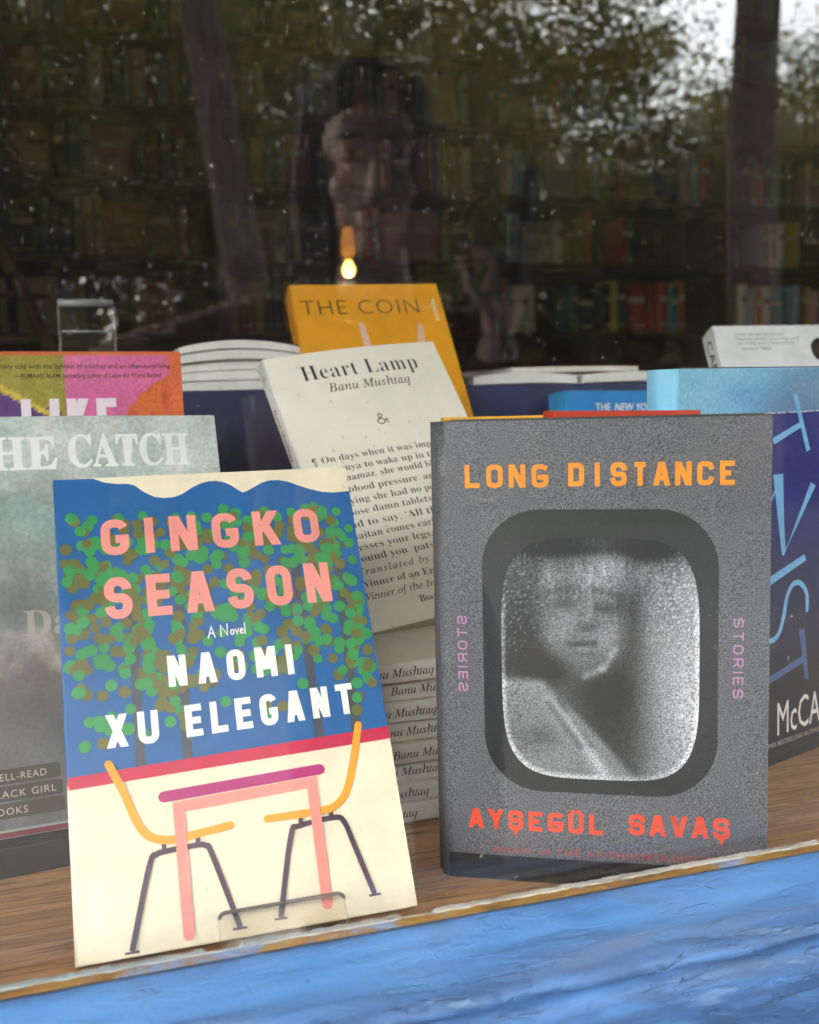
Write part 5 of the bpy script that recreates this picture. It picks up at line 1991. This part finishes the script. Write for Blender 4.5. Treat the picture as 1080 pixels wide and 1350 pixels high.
def fat(ch, k):
    return [(p, r + k if not hasattr(r, '__len__') else r) for p, r in ch]
tors = [(P_(.44, -.80, -.34), .165), (P_(.44, -.80, -.18), .155), (P_(.43, -.79, -.0), .160), (P_(.42, -.775, .09), .138), (P_(.415, -.755, .155), .090)]
fuse([freeze(skinmesh([c], subdiv=2)) for c in (tors, fat(armR[:-1] + [(wrR.lerp(elR, .10), .030)], .018), fat(armL[:-1] + [(wrL.lerp(elL, .10), .030)], .018), [(P_(.415, -.755, .15), .078), (P_(.405, -.735, .195), .066)])], 'jumper', .008, KNIT, per, 3)
fuse([freeze(skinmesh([fat(c, .014)], subdiv=2)) for c in legs], 'trousers', .010, DENIM, per, 3)
for s_ in (-1, 1):
    hx = .44 + .10 * s_
    fuse([freeze(skinmesh([[(P_(hx, -.86, -1.09), .045), (P_(hx, -.78, -1.10), .045), (P_(hx, -.68, -1.115), .036), (P_(hx, -.62, -1.118), .030)]], subdiv=2)), freeze(skinmesh([[(P_(hx, -.83, -1.08), .050), (P_(hx, -.825, -1.02), .048)]], subdiv=2))], 'shoe', .008, SHOE, per, 2)
# hair: cap to the jaw line with separate wisps
hs_ = [sphere(hp(0, -.034, .050), .088, .094, .090, HR), sphere(hp(0, -.060, -.030), .080, .062, .100, HR)]
for s_ in (-1, 1):
    hs_.append(sphere(hp(.078 * s_, -.020, -.030), .022, .045, .085, HR))
    hs_.append(sphere(hp(.036 * s_, .034, .090), .046, .036, .022, HR))
rh = random.Random(5)
for k in range(46):
    a_ = rh.uniform(-2.6, 2.6)
    st = hp(.080 * sin(a_), -.035 - .075 * cos(a_), .07 + rh.uniform(-.03, .05))
    en = hp(.098 * sin(a_) * rh.uniform(.9, 1.12), -.035 - .092 * cos(a_), -.10 - rh.uniform(0, .045))
    hs_.append(freeze(skinmesh([[(st, .013), (st.lerp(en, .5) + Vector((rh.uniform(-.01, .01), rh.uniform(-.01, .01), .0)), .013), (en, .006)]], subdiv=1)))
fuse(hs_, 'hair', .0055, HAIR, per, 1)
# brows and eyes
mb = MB()
for s_ in (-1, 1):
    mb.tube([hp(.016 * s_, .088, .038), hp(.032 * s_, .087, .044), hp(.048 * s_, .076, .040)], [.003, .0036, .0022], HAIR, 6)
mb.build('eyebrows', per)
EYE = softmat('dark_eye', lin(30, 22, 18), lin(46, 34, 26), .2, 50, .0)
for s_ in (-1, 1):
    mb = MB()
    me = sphere(hp(.031 * s_, .0825, .018), .0062, .004, .0058, HR, 10)
    mb.add([v.co for v in me.vertices], [tuple(p.vertices) for p in me.polygons], EYE, smooth=True)
    mb.build('eye', per)
# the phone taking the picture, and the slim dark case in the other hand
PHB = ink((38, 40, 46), .25)
PHG = ink((14, 14, 16), .12)
STEEL = ink((190, 192, 196), .25)
def phone(name, label, M, lens=True):
    root = thing(name, label, 'phone', M)
    mb = MB()
    o_ = rrect(0, 0, .0375, .0775, .011, 8)
    n = len(o_)
    vs = [(x, 0, z) for x, z in o_] + [(x, .0078, z) for x, z in o_]
    mb.add(vs, [tuple(range(n)), tuple(range(n, 2 * n))[::-1]], PHB)
    mb.add(vs, [(i, n + i, n + (i + 1) % n, (i + 1) % n) for i in range(n)], STEEL)
    mb.build('phone_body', root)
    if lens:
        mb = MB()
        for dx, dz in ((.0215, .059), (.0215, .040), (.004, .0495)):
            mb.tube([(dx, .0079, dz), (dx, .0098, dz)], .0072, PHG, 18)
        mb.build('camera_lens', root)
    return root
Mc = cam.matrix_world.copy()
ax, ay, az = Mc.col[0].to_3d(), -Mc.col[2].to_3d(), Mc.col[1].to_3d()
Mp = Matrix((ax, ay, az)).transposed().to_4x4()
Mp.translation = -ay * .0125 - ax * .0215 - az * .059
phone('camera_phone', 'dark phone held up to the window by the photographer', Mp)
hcen = wrR + PX + Vector((.012, .040, .120))
Mq = Matrix.Translation(hcen) @ Matrix.Rotation(RAD(-84), 4, 'Z') @ Matrix.Rotation(RAD(-6), 4, 'X')
phone('second_phone', 'slim dark phone with pale metal edge held upright in the raised hand', Mq, False)
